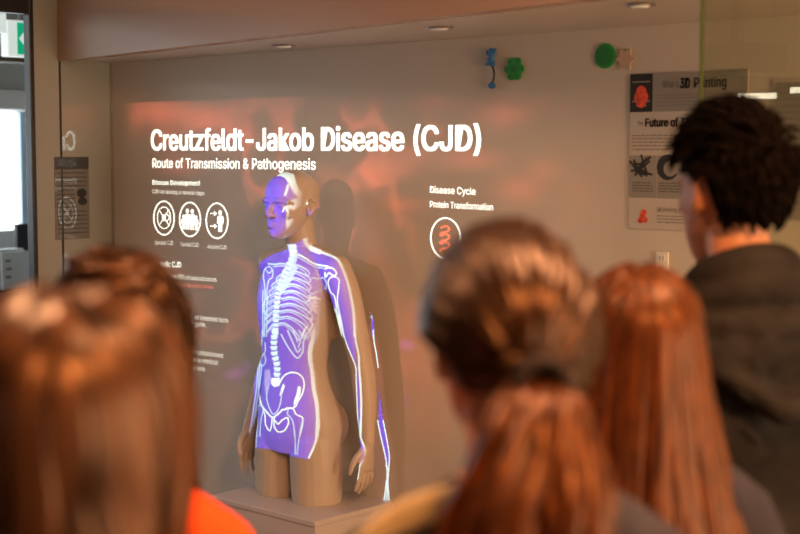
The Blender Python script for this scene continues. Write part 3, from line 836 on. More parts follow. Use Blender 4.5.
# linear lamps further back in the room (they show as bright bars in the glass)
gn = Vector((math.sin(-ga), math.cos(-ga), 0)).normalized()
M_tube = emis('lamp_tube', (1.0, 0.90, 0.70), 11.0)
def bounce(px, py, far):
    d = ray(px, py); t = ((gp - EYE).dot(gn)) / d.dot(gn)
    P = EYE + d * t; r = d - gn * 2 * d.dot(gn)
    return P + r.normalized() * far
for (a_, b_), lab in ((((737, 98), (775, 94)), 'slim linear lamp hanging behind the visitors, nearer the middle of the room'), (((789, 91.5), (822, 88)), 'slim linear lamp hanging behind the visitors, farther along the room')):
    A_, B_ = bounce(*a_, 3.2), bounce(*b_, 3.2)
    mid = (A_ + B_) / 2; L_ = (B_ - A_).length; dz_ = B_ - A_
    lp = empty('linear_lamp', mid, lab, 'light', 'linear lamps', rz=math.atan2(dz_.y, dz_.x))
    box('tube', (-L_ / 2, -.010, -.012), (L_ / 2, .010, .012), M_tube, lp, bevel=.004)
    box('housing', (-L_ / 2 - .01, -.016, .0125), (L_ / 2 + .01, .016, .035), M_black, lp, bevel=.003)
    for x in (-L_ * .4, L_ * .4):
        bm = bmesh.new(); tube(bm, [(x, 0, .034, .003), (x, 0, ROOM_H - mid.z, .003)], sub=1, n=8); link('hanging_rod', bm_mesh(bm, 'hanging_rod'), M_black, lp)
    print('LAMP', mid, L_)

# outlets on the back wall
def outlet(px, py, lab):
    p = on_y(px, py, 0)
    o = empty('wall_outlet', (p.x, -.001, p.z), lab, 'outlet', 'wall outlets')
    box('cover_plate', (-.021, -.006, -.032), (.021, 0, .032), M_white, o, bevel=.002)
    for s in (-.014, .014):
        f = box('socket', (-.011, -.008, s - .011), (.011, -.0055, s + .011), M_white, o, bevel=.001)
        for x in (-.006, .004): box('slot', (x, -.0085, s - .006), (x + .002, -.0079, s + .006), M_ink, f)
outlet(663, 263, 'white wall outlet below the printed board, left of the glass edge')
outlet(704, 298, 'white wall outlet low behind the glass panel edge')

# ---------------------------------------------------------------- stickers and printed pieces on the back wall
M_green = mat('green_print', (0.016, 0.30, 0.045), 0.5)
M_blue = mat('blue_rubber', (0.03, 0.16, 0.42), 0.35)
M_beige = mat('beige_star', (0.50, 0.36, 0.27), 0.5)
def disc_thing(name, px, py, rx, n, depth, kind, m, lab, cat, group=None):
    p = on_y(px, py, 0); r = (on_y(px + rx, py, 0) - on_y(px - rx, py, 0)).x / 2
    o = empty(name, (p.x, -.001, p.z), lab, cat, group)
    pts = []
    N = n * 16
    for k in range(N):
        a = 2 * PI * k / N
        if kind == 'flower': rr = r * (.66 + .34 * abs(math.cos(n * a / 2)) ** .55)
        elif kind == 'gear': rr = r * (.97 + .03 * max(-1, min(1, 3 * math.cos(n * a))))
        else: rr = r * (.62 + .38 * (abs(((a * n / (2 * PI)) % 1) - .5) * 2) ** 1.6)
        pts.append((rr * math.cos(a), rr * math.sin(a)))
    bm = bmesh.new(); outline_bm(bm, pts, 0, -.005); link('plate', bm_mesh(bm, 'plate'), m, o)
    return o, r
o, r = disc_thing('flower_ornament', 515, 69, 9.6, 6, .01, 'flower', M_green, 'green six-lobed flower ornament on back wall above the title', 'ornament', 'green printed ornaments')
M_green2 = mat('green_print_dark', (0.010, 0.20, 0.035), 0.5)
bm = bmesh.new()
for k in range(6):
    a = 2 * PI * k / 6; outline_bm(bm, [(r * .72 * math.cos(a) + r * .13 * math.cos(2 * PI * j / 12), r * .72 * math.sin(a) + r * .13 * math.sin(2 * PI * j / 12)) for j in range(12)], -.0052, -.0072)
link('petal_bumps', bm_mesh(bm, 'petal_bumps'), M_green2, o)
bm = bmesh.new(); outline_bm(bm, [(r * .25 * math.cos(2 * PI * j / 16), r * .25 * math.sin(2 * PI * j / 16)) for j in range(16)], -.0052, -.0080); link('centre', bm_mesh(bm, 'centre'), M_green2, o)
o, r = disc_thing('gear_ornament', 606, 56, 10.4, 24, .01, 'gear', M_green, 'round green toothed disc ornament on back wall near the corner', 'ornament', 'green printed ornaments')
bm = bmesh.new(); outline_bm(bm, [(r * .78 * math.cos(2 * PI * j / 32), r * .78 * math.sin(2 * PI * j / 32)) for j in range(32)], -.0052, -.0070); link('raised_centre', bm_mesh(bm, 'raised_centre'), M_green2, o)
disc_thing('star_shape', 626, 59, 10, 6, .01, 'star', M_beige, 'faint beige star shape beside the green toothed disc', 'ornament')  # flat pale star shape on the wall
# blue stretchy climber toy
p0 = on_y(493.5, 49, 0); p1 = on_y(494.5, 87, 0)
toy = empty('climber_toy', (p0.x, -.012, p1.z), 'small blue rubber climber toy with a long tail stuck on back wall', 'toy')
hz = p0.z - p1.z
bm = bmesh.new()
for c, rr in (((0, 0, hz * .93), .009), ((.001, 0, hz * .80), .013), ((-.003, 0, hz * .70), .013)): ball(bm, c, (rr, .009, rr * 1.35))
for q in ([(.003, 0, hz * .85, .006), (.016, 0, hz * .93, .005), (.013, 0, hz, .005)], [(-.006, 0, hz * .84, .006), (-.017, 0, hz * .88, .004), (-.014, 0, hz * .97, .004)],
          [(-.003, 0, hz * .66, .007), (-.018, 0, hz * .62, .005), (-.020, 0, hz * .55, .005)], [(.003, 0, hz * .66, .007), (.013, 0, hz * .60, .005), (.006, 0, hz * .53, .005)]):
    tube(bm, q, sub=3, n=8)
me = remesh(bm, .0025, 2, 'body'); link('body', me, M_blue, toy)
bm = bmesh.new(); tube(bm, [(.004, 0, hz * .58, .0035), (.012, 0, hz * .4, .0032), (.012, 0, hz * .25, .003), (.006, 0, hz * .06, .003)], sub=4, n=8); link('tail', bm_mesh(bm, 'tail', True), M_ink, toy)
bm = bmesh.new(); ball(bm, (.004, 0, hz * .03), (.016, .006, .010)); tube(bm, [(-.008, 0, hz * .02, .004), (.004, 0, hz * .12, .004), (.016, 0, 0, .004)], sub=3, n=8); link('foot', bm_mesh(bm, 'foot', True), M_blue, toy)

# ---------------------------------------------------------------- printed boards on the back wall
M_board = mat('board_white', (0.50, 0.46, 0.42), 0.5)
M_gray = mat('board_gray', (0.27, 0.26, 0.24), 0.5)
M_photo = mat('photo_black', (0.015, 0.014, 0.015), 0.35)
M_orange = mat('photo_orange', (0.65, 0.07, 0.03), 0.5, noise_amt=.5, noise_scale=60)
M_faint = mat('grey_ink', (0.10, 0.10, 0.10), 0.6)
M_lines = mat('body_text_ink', (0.22, 0.20, 0.19), 0.6)
def board(name, px0, py0, px1, py1, lab, group):
    a = on_y(px0, py1, 0); b = on_y(px1, py0, 0)
    z0 = a.z; z1 = on_y(px0, py0, 0).z; x0 = a.x; x1 = b.x
    o = empty(name, (x0, -.001, z0), lab, 'poster', group)
    W_, H_ = x1 - x0, z1 - z0
    box('panel', (0, -.004, 0), (W_, 0, H_), M_board, o)
    return o, x0, z0, W_, H_
def tile(o, name, u0, v0, u1, v1, m, y=-.0046, W=1, Hh=1):
    return box(name, (u0 * W, y, v0 * Hh), (u1 * W, y + .0008, v1 * Hh), m, o)
def tlines(o, u0, u1, vs, th, W, Hh, m=None, y=-.0056):
    bm = bmesh.new(); rng = random.Random(int(u0 * 1000 + vs[0] * 77))
    for v in vs:
        u = u0
        e = u1 - rng.random() * .12 * (u1 - u0)
        while u < e:
            l = min(rng.uniform(.02, .06), e - u)
            box_bm(bm, (u * W, y, v * Hh), ((u + l) * W, y + .0004, (v + th) * Hh))
            u += l + .008
    return link('small_print', bm_mesh(bm, 'small_print'), m or M_lines, o)
def face_M(x, z, y=-.0054): return Matrix(((1, 0, 0, x), (0, 0, 1, y), (0, 1, 0, z), (0, 0, 0, 1)))
def write(o, s, u, v, wu, hv, W, Hh, m=M_ink, bold=.012):
    return text_obj('lettering', s, wu * W, hv * Hh, face_M(u * W, v * Hh), m, o, bold)
b1, bx, bz, W, Hh = board('printed_board', 629.5, 74.5, 749, 228, 'white and grey printed board with black photo and 3D Printing heading', 'printed boards on the back wall')
tile(b1, 'photo', .0, .755, .20, 1.0, M_photo, W=W, Hh=Hh)
bm = bmesh.new()
for kk, (c, rr) in enumerate((((.10, .875), .050), ((.072, .85), .035), ((.128, .85), .035), ((.10, .83), .05))):
    outline_bm(bm, [((c[0] + rr * math.cos(2 * PI * k / 20)) * W, (c[1] + rr * 1.15 * W / Hh * math.sin(2 * PI * k / 20) * 1.0) * Hh) for k in range(20)], -.0052 - .0003 * kk, -.0047)
link('orange_print', bm_mesh(bm, 'orange_print'), M_orange, b1)
for u0, u1, v in ((.02, .18, .945), (.02, .18, .82), (.06, .15, .79)): box('machine_bar', (u0 * W, -.0058, v * Hh), (u1 * W, -.0053, (v + .008) * Hh), M_gray, b1)
tile(b1, 'heading_panel', .205, .755, 1.0, 1.0, M_gray, W=W, Hh=Hh)
write(b1, 'What is', .29, .905, .14, .045, W, Hh, M_faint, .0)
write(b1, '3D', .44, .90, .085, .062, W, Hh, M_ink, .035); write(b1, 'Printing', .56, .90, .27, .062, W, Hh, M_ink, .012)
tlines(b1, .24, .95, (.855, .835, .812, .79), .008, W, Hh)
write(b1, 'The', .07, .67, .05, .025, W, Hh, M_faint, .0); write(b1, 'Future of 3D Printing', .14, .66, .66, .052, W, Hh, M_ink, .03)
tlines(b1, .02, .95, (.60, .58, .557, .534, .51), .007, W, Hh)
tile(b1, 'left_tile', .0, .20, .245, .475, M_gray, W=W, Hh=Hh)
tile(b1, 'middle_tile', .25, .20, .62, .475, M_gray, W=W, Hh=Hh)
tile(b1, 'right_tile', .625, .20, 1.0, .475, M_gray, W=W, Hh=Hh)
# the dark tangle picture and the crescent
bm = bmesh.new(); rng = random.Random(5)
cx, cz = .105 * W, .39 * Hh
for k in range(13):
    a = rng.uniform(0, PI); L_ = rng.uniform(.012, .034); ox, oz = rng.uniform(-.018, .018), rng.uniform(-.016, .016)
    dx, dz = math.cos(a) * L_, math.sin(a) * L_; nx, nz = -math.sin(a) * .003, math.cos(a) * .003
    outline_bm(bm, [(cx + ox - dx - nx, cz + oz - dz - nz), (cx + ox + dx - nx, cz + oz + dz - nz), (cx + ox + dx + nx, cz + oz + dz + nz), (cx + ox - dx + nx, cz + oz - dz + nz)], -.0052 - .0002 * k, -.0048)
link('tangle_picture', bm_mesh(bm, 'tangle_picture'), M_ink, b1)
bm = bmesh.new(); cx, cz, rr = .345 * W, .40 * Hh, .037
outer = [(cx + rr * math.cos(a), cz + rr * math.sin(a)) for a in np.linspace(R(20), R(330), 30)]
inner = [(cx + .008 + rr * .60 * math.cos(a), cz - .004 + rr * .60 * math.sin(a)) for a in np.linspace(R(320), R(40), 30)]
outline_bm(bm, outer + inner, -.0052, -.0048); link('crescent_picture', bm_mesh(bm, 'crescent_picture'), M_ink, b1)
tlines(b1, .03, .22, (.295, .277, .259, .241), .007, W, Hh, M_faint); tlines(b1, .27, .6, (.295, .277, .259, .241), .007, W, Hh, M_faint); tlines(b1, .65, .97, (.295, .277, .259, .241), .007, W, Hh, M_faint)
bm = bmesh.new()
for kk, c in enumerate(((.125, .085), (.15, .06), (.11, .055), (.14, .105))):
    outline_bm(bm, [((c[0] + .024 * math.cos(2 * PI * k / 14)) * W, c[1] * Hh + .024 * W * math.sin(2 * PI * k / 14)) for k in range(14)], -.0052 - .0003 * kk, -.0047)
link('orange_picture', bm_mesh(bm, 'orange_picture'), M_orange, b1)
write(b1, '3D Printing a', .255, .115, .20, .028, W, Hh, M_faint, .0); tlines(b1, .255, .95, (.085, .065, .045), .006, W, Hh)
b2, bx, bz, W, Hh = board('printed_board', 771, 80, 868, 222, 'grey printed board of small print mostly behind the man\'s head', 'printed boards on the back wall')
tile(b2, 'grey_panel', .02, .02, .98, .98, M_gray, W=W, Hh=Hh)
tlines(b2, .08, .92, tuple(.9 - .045 * k for k in range(19)), .012, W, Hh)

# flyer on the glossy side wall
fa = on_x(55.5, 240, X0); fb = on_x(88, 157, X0)
fl = empty('wall_flyer', (X0 + .001, fa.y, fa.z), 'narrow grey flyer with dark heading bar on the glossy side wall', 'poster')
FW, FH = fb.y - fa.y, on_x(55.5, 157, X0).z - fa.z
M_flyer = mat('flyer_paper', (0.15, 0.145, 0.13), 0.45, coat=1.0)
M_flyer.node_tree.nodes['Principled BSDF'].inputs['Coat IOR'].default_value = 2.0
M_fbar = mat('flyer_bar', (0.035, 0.04, 0.04), 0.4, coat=.6)
box('sheet', (0, 0, 0), (.002, FW, FH), M_flyer, fl)
box('heading_bar', (.002, 0, FH * .85), (.0026, FW, FH), M_fbar, fl)
bm = bmesh.new()
for k in range(15):
    v = .80 - .052 * k
    w1 = .58 if .36 < v < .62 else .93
    box_bm(bm, (.002, FW * .06, FH * v), (.0024, FW * w1, FH * (v + .012)))
link('small_print', bm_mesh(bm, 'small_print'), M_fbar, fl)
bm = bmesh.new()
ball(bm, (.0022, FW * .78, FH * .56), (.0006, FW * .15, FH * .055)); ball(bm, (.0022, FW * .80, FH * .46), (.0006, FW * .14, FH * .05)); link('dark_picture', bm_mesh(bm, 'dark_picture'), M_ink, fl)

# ---------------------------------------------------------------- the room beyond the doorway
XF = -8.4
M_far = mat('far_wall_paint', (0.62, 0.64, 0.64), 0.7)
M_gold = mat('far_ceiling', (0.42, 0.33, 0.20), 0.5)
M_beam = mat('brown_beam', (0.16, 0.11, 0.06), 0.5)
M_day = emis('daylight_pane', (0.86, 0.95, 1.0), 5.0)
zt, zb_ = on_x(14, 112, XF).z, on_x(14, 230, XF).z
struct(box('wall_far', (XF - .12, -2.6, 0), (XF, 2.1, zb_), M_far))
struct(box('wall_far_upper', (XF - .12, -2.6, zt), (XF, 2.1, ROOM_H), M_far))
struct(box('wall_far_end', (XF - .12, 2.1, 0), (X0 - .15, 2.2, ROOM_H), M_far))
struct(box('wall_far_near', (XF - .12, -2.7, 0), (X0 - .12, -2.6, ROOM_H), M_far))
struct(box('ceiling_far', (XF - .12, -2.7, 2.62), (X0 - .15, 2.2, 2.72), M_gold))
wq = on_x(23.5, 200, XF)
struct(box('window_1', (XF - .09, -2.6, zb_), (XF - .07, wq.y, zt), M_day))
struct(box('window_frame', (XF - .10, wq.y, zb_), (XF - .02, wq.y + .10, zt), mat('pale_blue_frame', (0.36, 0.46, 0.55), .5)))
struct(box('wall_far_side', (XF - .12, wq.y + .10, zb_), (XF, 2.1, zt), M_far))
bz0, bz1 = on_x(14, 62, -7.4).z, on_x(14, 44, -7.4).z
struct(box('beam_far', (-7.5, -2.6, bz0), (-7.4, 2.1, bz1), M_beam))
# blind box above the window
q0, q1 = on_x(14, 110, -8.2).z, on_x(14, 90, -8.2).z
bl = box('roller_blind', (XF + .001, -2.4, q0), (-8.2, wq.y + .1, q1), M_white, bevel=.01); tag(bl, 'white roller blind box above the bright window through the doorway', 'blind')
# exit sign hanging from the far ceiling
XS = -6.2
s0 = on_x(8.5, 56, XS); s1 = on_x(14.5, 20, XS)
sg = empty('exit_sign', (XS, s1.y, s0.z), 'green exit sign with white arrow hanging beyond the doorway', 'sign')
sh = on_x(14.5, 20, XS).z - s0.z
M_sgreen = mat('exit_green', (0.01, 0.36, 0.17), 0.4, emit=(0.01, 0.42, 0.20), emit_s=0.75)
M_swhite = mat('exit_white', (0.8, 0.8, 0.8), 0.4, emit=(0.9, 1.0, 0.95), emit_s=0.6)
box('case', (-.07, -(s1.y - s0.y), 0), (0, .40, sh), M_swhite, sg, bevel=.006)
box('face', (.0005, .012, sh * .06), (.004, .39, sh * .94), M_sgreen, sg)
bm = bmesh.new()
aw = sh * .50
pts = [(.02, sh * .5), (.02 + aw * .55, sh * .5 + aw * .6), (.02 + aw * .55, sh * .5 + aw * .26), (.02 + aw * 1.2, sh * .5 + aw * .26), (.02 + aw * 1.2, sh * .5 - aw * .26), (.02 + aw * .55, sh * .5 - aw * .26), (.02 + aw * .55, sh * .5 - aw * .6)]
outline_bm(bm, pts, 0, .001, Matrix(((0, 1, 0, .0045), (1, 0, 0, 0), (0, 0, 1, 0), (0, 0, 0, 1))))
link('arrow', bm_mesh(bm, 'arrow'), M_swhite, sg)
for y in (.05, .33):
    bm = bmesh.new(); tube(bm, [(-.035, y, sh, .006), (-.035, y, 2.62 - s0.z, .006)], sub=1, n=10); link('hanger_rod', bm_mesh(bm, 'hanger_rod'), M_steel, sg)
# white hanging light box near the doorway
h0 = on_x(-14, 33, -5.6); h1 = on_x(7, 33, -5.6)
hb = empty('hanging_light_box', (-5.6, h1.y, h1.z), 'white light box hanging at the top of the doorway', 'light')
box('case', (-.10, h0.y - h1.y, 0), (0, 0, .30), M_swhite, hb, bevel=.005)
bm = bmesh.new(); tube(bm, [(-.05, (h0.y - h1.y) / 2, .30, .008), (-.05, (h0.y - h1.y) / 2, 2.62 - h1.z, .008)], sub=1, n=10); link('hanger', bm_mesh(bm, 'hanger'), M_steel, hb)
# counter with a dark screen and white bags
CX = -7.2
cz = on_x(14, 290, CX).z
ct = empty('counter', (CX, 0, 0), 'dark counter beyond the doorway carrying white bags', 'counter')
box('top', (-.55, -2.0, cz - .04), (.05, 1.2, cz), M_black, ct, bevel=.004); box('body', (-.50, -1.95, 0), (0, 1.15, cz - .041), M_ink, ct)
a = on_x(15, 224, CX - .2); b = on_x(34, 250, CX - .2)
ms = empty('monitor', (CX - .2, a.y, cz), 'small black monitor on the counter beyond the doorway', 'monitor')
box('screen', (-.02, 0, b.z - cz), (.02, b.y - a.y, a.z - cz), M_black, ms, bevel=.006)
box('stand', (-.02, (b.y - a.y) * .4, .01), (.015, (b.y - a.y) * .6, b.z - cz + .01), M_black, ms); box('base', (-.09, (b.y - a.y) * .15, 0), (.09, (b.y - a.y) * .85, .012), M_black, ms)
def bag(px0, px1, py0, dx, lab, m):
    a = on_x(px0, py0, CX + dx); b = on_x(px1, py0, CX + dx)
    o = empty('paper_bag', (CX + dx, a.y, cz), lab, 'bag', 'white bags on the counter')
    w_, h_ = b.y - a.y, a.z - cz
    bm = bmesh.new(); n = 6
    vs = box_bm(bm, (-.14, 0, .001), (0, w_, h_ * .94), .008)
    for v in bm.verts: v.co += Vector((noise.noise(v.co * 9) * .012, noise.noise(v.co * 8 + Vector((3, 1, 2))) * .006, 0))
    link('sack', bm_mesh(bm, 'sack'), m, o)
    bm = bmesh.new(); box_bm(bm, (-.10, w_ * .05, h_ * .93), (-.03, w_ * .95, h_), .004); link('folded_top', bm_mesh(bm, 'folded_top'), m, o)
    for k, (u, v) in enumerate(((.1, .3), (.12, .5), (.1, .7))): box('print_mark', (.0045, w_ * u, h_ * v), (.014, w_ * (u + .18), h_ * (v + .06)), M_gray, o)
M_bag = mat('bag_paper', (0.80, 0.84, 0.88), 0.5)
bag(2, 28, 250, .0, 'white paper bag on the counter beside the dark monitor', M_bag)
bag(-26, -1, 246, -.02, 'white paper bag on the counter farthest from the monitor', M_bag)
# ---------------------------------------------------------------- people
def hair_mat(name, dark, light, rough=0.34, spec=0.5, scale=95):
    m = bpy.data.materials.new(name); m.use_nodes = True
    nt = m.node_tree; b = nt.nodes['Principled BSDF']
    tc = nt.nodes.new('ShaderNodeTexCoord'); mp = nt.nodes.new('ShaderNodeMapping'); mp.inputs['Scale'].default_value = (1, 1, .12)
    n = nt.nodes.new('ShaderNodeTexNoise'); n.inputs['Scale'].default_value = scale; n.inputs['Detail'].default_value = 4
    nt.links.new(tc.outputs['Object'], mp.inputs[0]); nt.links.new(mp.outputs[0], n.inputs['Vector'])
    cr = nt.nodes.new('ShaderNodeValToRGB')
    cr.color_ramp.elements[0].position = .36; cr.color_ramp.elements[0].color = (*dark, 1)
    cr.color_ramp.elements[1].position = .66; cr.color_ramp.elements[1].color = (*light, 1)
    nt.links.new(n.outputs[0], cr.inputs[0]); nt.links.new(cr.outputs[0], b.inputs['Base Color'])
    b.inputs['Roughness'].default_value = rough; b.inputs['Specular IOR Level'].default_value = spec
    b.inputs['Anisotropic'].default_value = 0.5
    b.inputs['Specular Tint'].default_value = (1.0, 0.62, 0.40, 1)
    bp = nt.nodes.new('ShaderNodeBump'); bp.inputs['Strength'].default_value = .25; bp.inputs['Distance'].default_value = .004
    nt.links.new(n.outputs[0], bp.inputs['Height']); nt.links.new(bp.outputs[0], b.inputs['Normal'])
    return m
M_skin = mat('skin', (0.50, 0.23, 0.125), 0.5, noise_amt=.06, noise_scale=40)
M_skin.node_tree.nodes['Principled BSDF'].inputs['Subsurface Weight'].default_value = .12
M_skin.node_tree.nodes['Principled BSDF'].inputs['Subsurface Radius'].default_value = (.012, .004, .002)
M_hair_black = hair_mat('black_hair', (0.0010, 0.0008, 0.0007), (0.0024, 0.0018, 0.0015), .7, .05)
M_hair_dark = hair_mat('dark_brown_hair', (0.004, 0.002, 0.0012), (0.020, 0.007, 0.003), .33, .45)
M_hair_brown = hair_mat('brown_hair', (0.006, 0.0024, 0.0012), (0.088, 0.038, 0.018), .34, .5, 34)  # coarse pale streaks put lamp highlights into the hair colour
M_hair_auburn = hair_mat('auburn_hair', (0.018, 0.005, 0.0015), (0.075, 0.021, 0.005), .38, .32)
M_hair_chest = hair_mat('chestnut_hair', (0.012, 0.0045, 0.002), (0.065, 0.026, 0.012), .32)
M_hoodie = mat('washed_black_cotton', (0.014, 0.0128, 0.0122), 0.9, noise_amt=.5, noise_scale=9, bump=.9, bump_scale=14, spec=0.12)
M_trouser = mat('dark_denim', (0.03, 0.035, 0.05), 0.9, bump=.2, bump_scale=300, spec=0.12)
M_shoe = mat('shoe_leather', (0.03, 0.028, 0.026), 0.5)
M_orange_knit = mat('orange_cotton', (0.78, 0.075, 0.012), 0.8, noise_amt=.08, noise_scale=30, bump=.2, bump_scale=120, spec=0.12)
M_slate = mat('slate_cotton', (0.024, 0.024, 0.034), 0.9, noise_amt=.15, noise_scale=18, bump=.3, bump_scale=60, spec=0.12)
M_tan = mat('tan_canvas', (0.40, 0.34, 0.23), 0.85, noise_amt=.1, noise_scale=40, bump=.2, bump_scale=200, spec=0.12)
M_navy = mat('navy_cotton', (0.022, 0.022, 0.032), 0.9, noise_amt=.15, noise_scale=18, spec=0.12)
M_plum = mat('black_knit', (0.03, 0.024, 0.022), 0.9, spec=0.12)
M_tie = mat('hair_tie_elastic', (0.014, 0.010, 0.010), 0.7, spec=0.12)

def body_me(sh=.19, slim=1.0, chin=1.468, lean=0.0):
    """1.70 m standing body facing -y; sh = half shoulder width to the joint"""
    bm = bmesh.new()
    loft(bm, [(.80, 0, .150 * slim, -.085, .110), (.90, 0, .168 * slim, -.10, .125), (1.00, 0, .150 * slim, -.10, .095), (1.10, 0, .132 * slim, -.098, .080), (1.20, 0, .145 * slim, -.110, .088),
              (1.29, 0, .158 * slim, -.115, .100), (1.36, 0, .145 * slim, -.085, .098), (1.405, 0, .098 * slim, -.055, .082), (1.43, 0, .058, -.04, .068)], sub=3, n=30, pw=2.3)
    for s in (-1, 1):
        limb(bm, [(s * .04, .035, 1.42, .045), (s * .10, .028, 1.378, .048), (s * sh, .015, 1.332, .050)])
        limb(bm, [(s * sh, .015, 1.325, .052), (s * (sh + .03), .03, 1.22, .043), (s * (sh + .045), .035, 1.08, .038), (s * (sh + .04), -.02, .96, .034), (s * (sh + .03), -.06, .84, .025)])
        hand_pieces(bm, (s * (sh + .03), -.062, .83), (0, -.12, -1), (-s, 0, 0), (0, -1, 0), curl=.5)
        limb(bm, [(s * .088, .0, .84, .082), (s * .090, -.005, .66, .070), (s * .092, .0, .48, .052), (s * .094, .012, .32, .053), (s * .096, .02, .12, .036), (s * .097, .02, .07, .036)])
        tube(bm, [(s * .098, .055, .04, .034, .034), (s * .100, -.02, .045, .038, .04), (s * .105, -.10, .03, .044, .026), (s * .108, -.165, .022, .034, .018)], sub=3, n=12)
    limb(bm, [(0, .034, 1.40, .062), (0, .022, 1.45, .054), (0, .008, 1.50, .051), (0, .004, 1.54, .048)], n=20)
    head_pieces(bm, Matrix.Translation((0, -.012, chin)))
    return bm
def top_me(sh, slim, puff=.014, sleeve=True, hem=.88, neck=.072, extra=None, wr=.006, seed=0, fine=.011):
    bm = bmesh.new()
    p = puff
    loft(bm, [(hem, 0, .168 * slim + p, -.105 - p, .125 + p), (1.00, 0, .158 * slim + p, -.105 - p, .100 + p), (1.10, 0, .146 * slim + p, -.104 - p, .090 + p), (1.20, 0, .154 * slim + p, -.112 - p, .095 + p),
              (1.29, 0, .163 * slim + p, -.117 - p, .104 + p), (1.36, 0, .150 * slim + p, -.088 - p, .102 + p), (1.405, 0, .104 * slim + p, -.058 - p, .086 + p), (1.43, 0, neck, -.045, .074)], sub=3, n=30, pw=2.3)
    for s in (-1, 1):
        limb(bm, [(s * .05, .035, 1.405, .046 + p), (s * .10, .028, 1.376, .049 + p), (s * sh, .015, 1.330, .051 + p)])
        e = [(s * sh, .015, 1.322, .054 + p), (s * (sh + .03), .03, 1.22, .047 + p), (s * (sh + .047), .035, 1.08, .043 + p), (s * (sh + .042), -.02, .96, .038 + p), (s * (sh + .033), -.055, .86, .032 + p)]
        limb(bm, e if sleeve else e[:2])
    if extra: extra(bm)
    me = remesh(bm, fine, 4, 'top')
    for v in me.vertices:
        c = Vector(v.co); f = min(1.0, max(0.0, (1.42 - c.z) / .05))
        d = noise.noise(Vector((c.x * 7 + seed, c.y * 7, c.z * 13))) + .6 * noise.noise(Vector((c.x * 15, c.y * 15 + seed, c.z * 22)))
        v.co = c + v.normal * (wr * d * f)
    return me
def trousers_me(slim):
    bm = bmesh.new()
    loft(bm, [(.78, 0, .160 * slim, -.095, .115), (.88, 0, .170 * slim, -.102, .127), (.96, 0, .160 * slim, -.103, .110)], sub=3, n=26, pw=2.2)
    for s in (-1, 1):
        limb(bm, [(s * .088, .0, .84, .092), (s * .090, -.005, .66, .082), (s * .092, .0, .48, .066), (s * .094, .012, .30, .064), (s * .096, .018, .12, .058)])
    return remesh(bm, .012, 4, 'trousers')
def shoe_me(s):
    bm = bmesh.new()
    tube(bm, [(s * .097, .062, .045, .038, .042), (s * .100, -.02, .052, .044, .05), (s * .105, -.10, .036, .050, .034), (s * .108, -.178, .028, .038, .025)], sub=3, n=14)
    tube(bm, [(s * .097, .022, .05, .045), (s * .097, .022, .115, .046)], sub=1, n=14)
    me = remesh(bm, .009, 4, 'shoe')
    for v in me.vertices: v.co.z = max(v.co.z, .002)
    return me
HC = Vector((0, .010, .128))                          # middle of the skull above the chin
def skull(az, el, k=1.0, rx=.084, ry=.105, rz=.112):
    """az 0 = back, + towards +x ; el -90..90"""
    return HC + Vector((math.sin(az) * math.cos(el) * rx * k, math.cos(az) * math.cos(el) * ry * k, math.sin(el) * rz * k))
def lock(bm, pts, r0, r1=None, flat=.55, n=6):
    r1 = r0 * .25 if r1 is None else r1
    L = len(pts); q = []
    for i, p in enumerate(pts):
        t = i / (L - 1)
        r = r0 * (min(1, .45 + t * 3)) * (1 - t) + r1 * t if t < 1 else r1
        r = r0 * min(1, .5 + 3 * t) * (1 - t ** 2.5) + r1 * t ** 2.5
        q.append((p[0], p[1], p[2], r, r * flat))
    tube(bm, q, sub=2, n=n)
def hair_cap(bm, M, k=1.0, low=-.5, ear=False):
    """under-layer following the skull, open at the face"""
    n_a, n_e = 40, 18
    grid = []
    for i in range(n_e + 1):
        row = []
        for j in range(n_a + 1):
            az = -PI + 2 * PI * j / n_a
            f = max(0.0, (abs(az) - 1.35) / (PI - 1.35))
            lo = low + f * (0.62 - low)                   # hairline climbs towards the forehead
            if ear: lo = max(lo, low + (.10 - low) * min(1.0, max(0.0, (abs(az) - 1.0) / .25)))
            el = PI / 2 - (PI / 2 - lo) * i / n_e
            row.append(bm.verts.new(M @ skull(az, el, k)))
        grid.append(row)
    for i in range(n_e):
        for j in range(n_a):
            bm.faces.new((grid[i][j], grid[i + 1][j], grid[i + 1][j + 1], grid[i][j + 1]))
    return grid
def person(px, Z, crown, heading, label, sh, slim, top_mat, hair_fn, hair_mat_, top_kw=None, extra_fn=None, skin=M_skin, tilt=0.0, pant=M_trouser, headscale=1.0, turn=0.0, drop=0.0):
    p = at_depth(px, 267, Z)
    d = Matrix.Rotation(ALPHA + R(heading), 3, 'Z') @ Vector((0, 1, 0))
    s = crown / (1.468 + .232 * headscale + drop)
    root = empty('person', (p.x, p.y, 0), label, 'person', rz=math.atan2(d.x, -d.y))
    root.scale = (s, s, s)
    bm = body_me(sh, slim)
    MH = Matrix.Translation((0, -.012, 1.468))
    me = remesh(bm, .0065, 4, 'body')
    if tilt or turn or drop or headscale != 1:
        piv = Vector((0, .02, 1.47))
        for v in me.vertices:
            f = min(1, max(0, (v.co.z - 1.43) / .06))
            if f > 0: v.co = piv + Vector((0, 0, drop * f)) + Matrix.Rotation(turn * f, 3, 'Z') @ Matrix.Rotation(tilt * f, 3, 'X') @ ((Vector(v.co) - piv) * (1 + (headscale - 1) * f))
        MH = Matrix.Translation(piv + Vector((0, 0, drop))) @ Matrix.Rotation(turn, 4, 'Z') @ Matrix.Rotation(tilt, 4, 'X') @ Matrix.Scale(headscale, 4) @ Matrix.Translation(-piv) @ MH
    link('body', me, skin, root)
    link('top', top_me(sh, slim, **(top_kw or {})), top_mat, root)
    link('trousers', trousers_me(slim), pant, root)
    for k in (-1, 1): link('shoe', shoe_me(k), M_shoe, root)
    hair_fn(root, MH, hair_mat_)
    if extra_fn: extra_fn(root, MH)
    return root

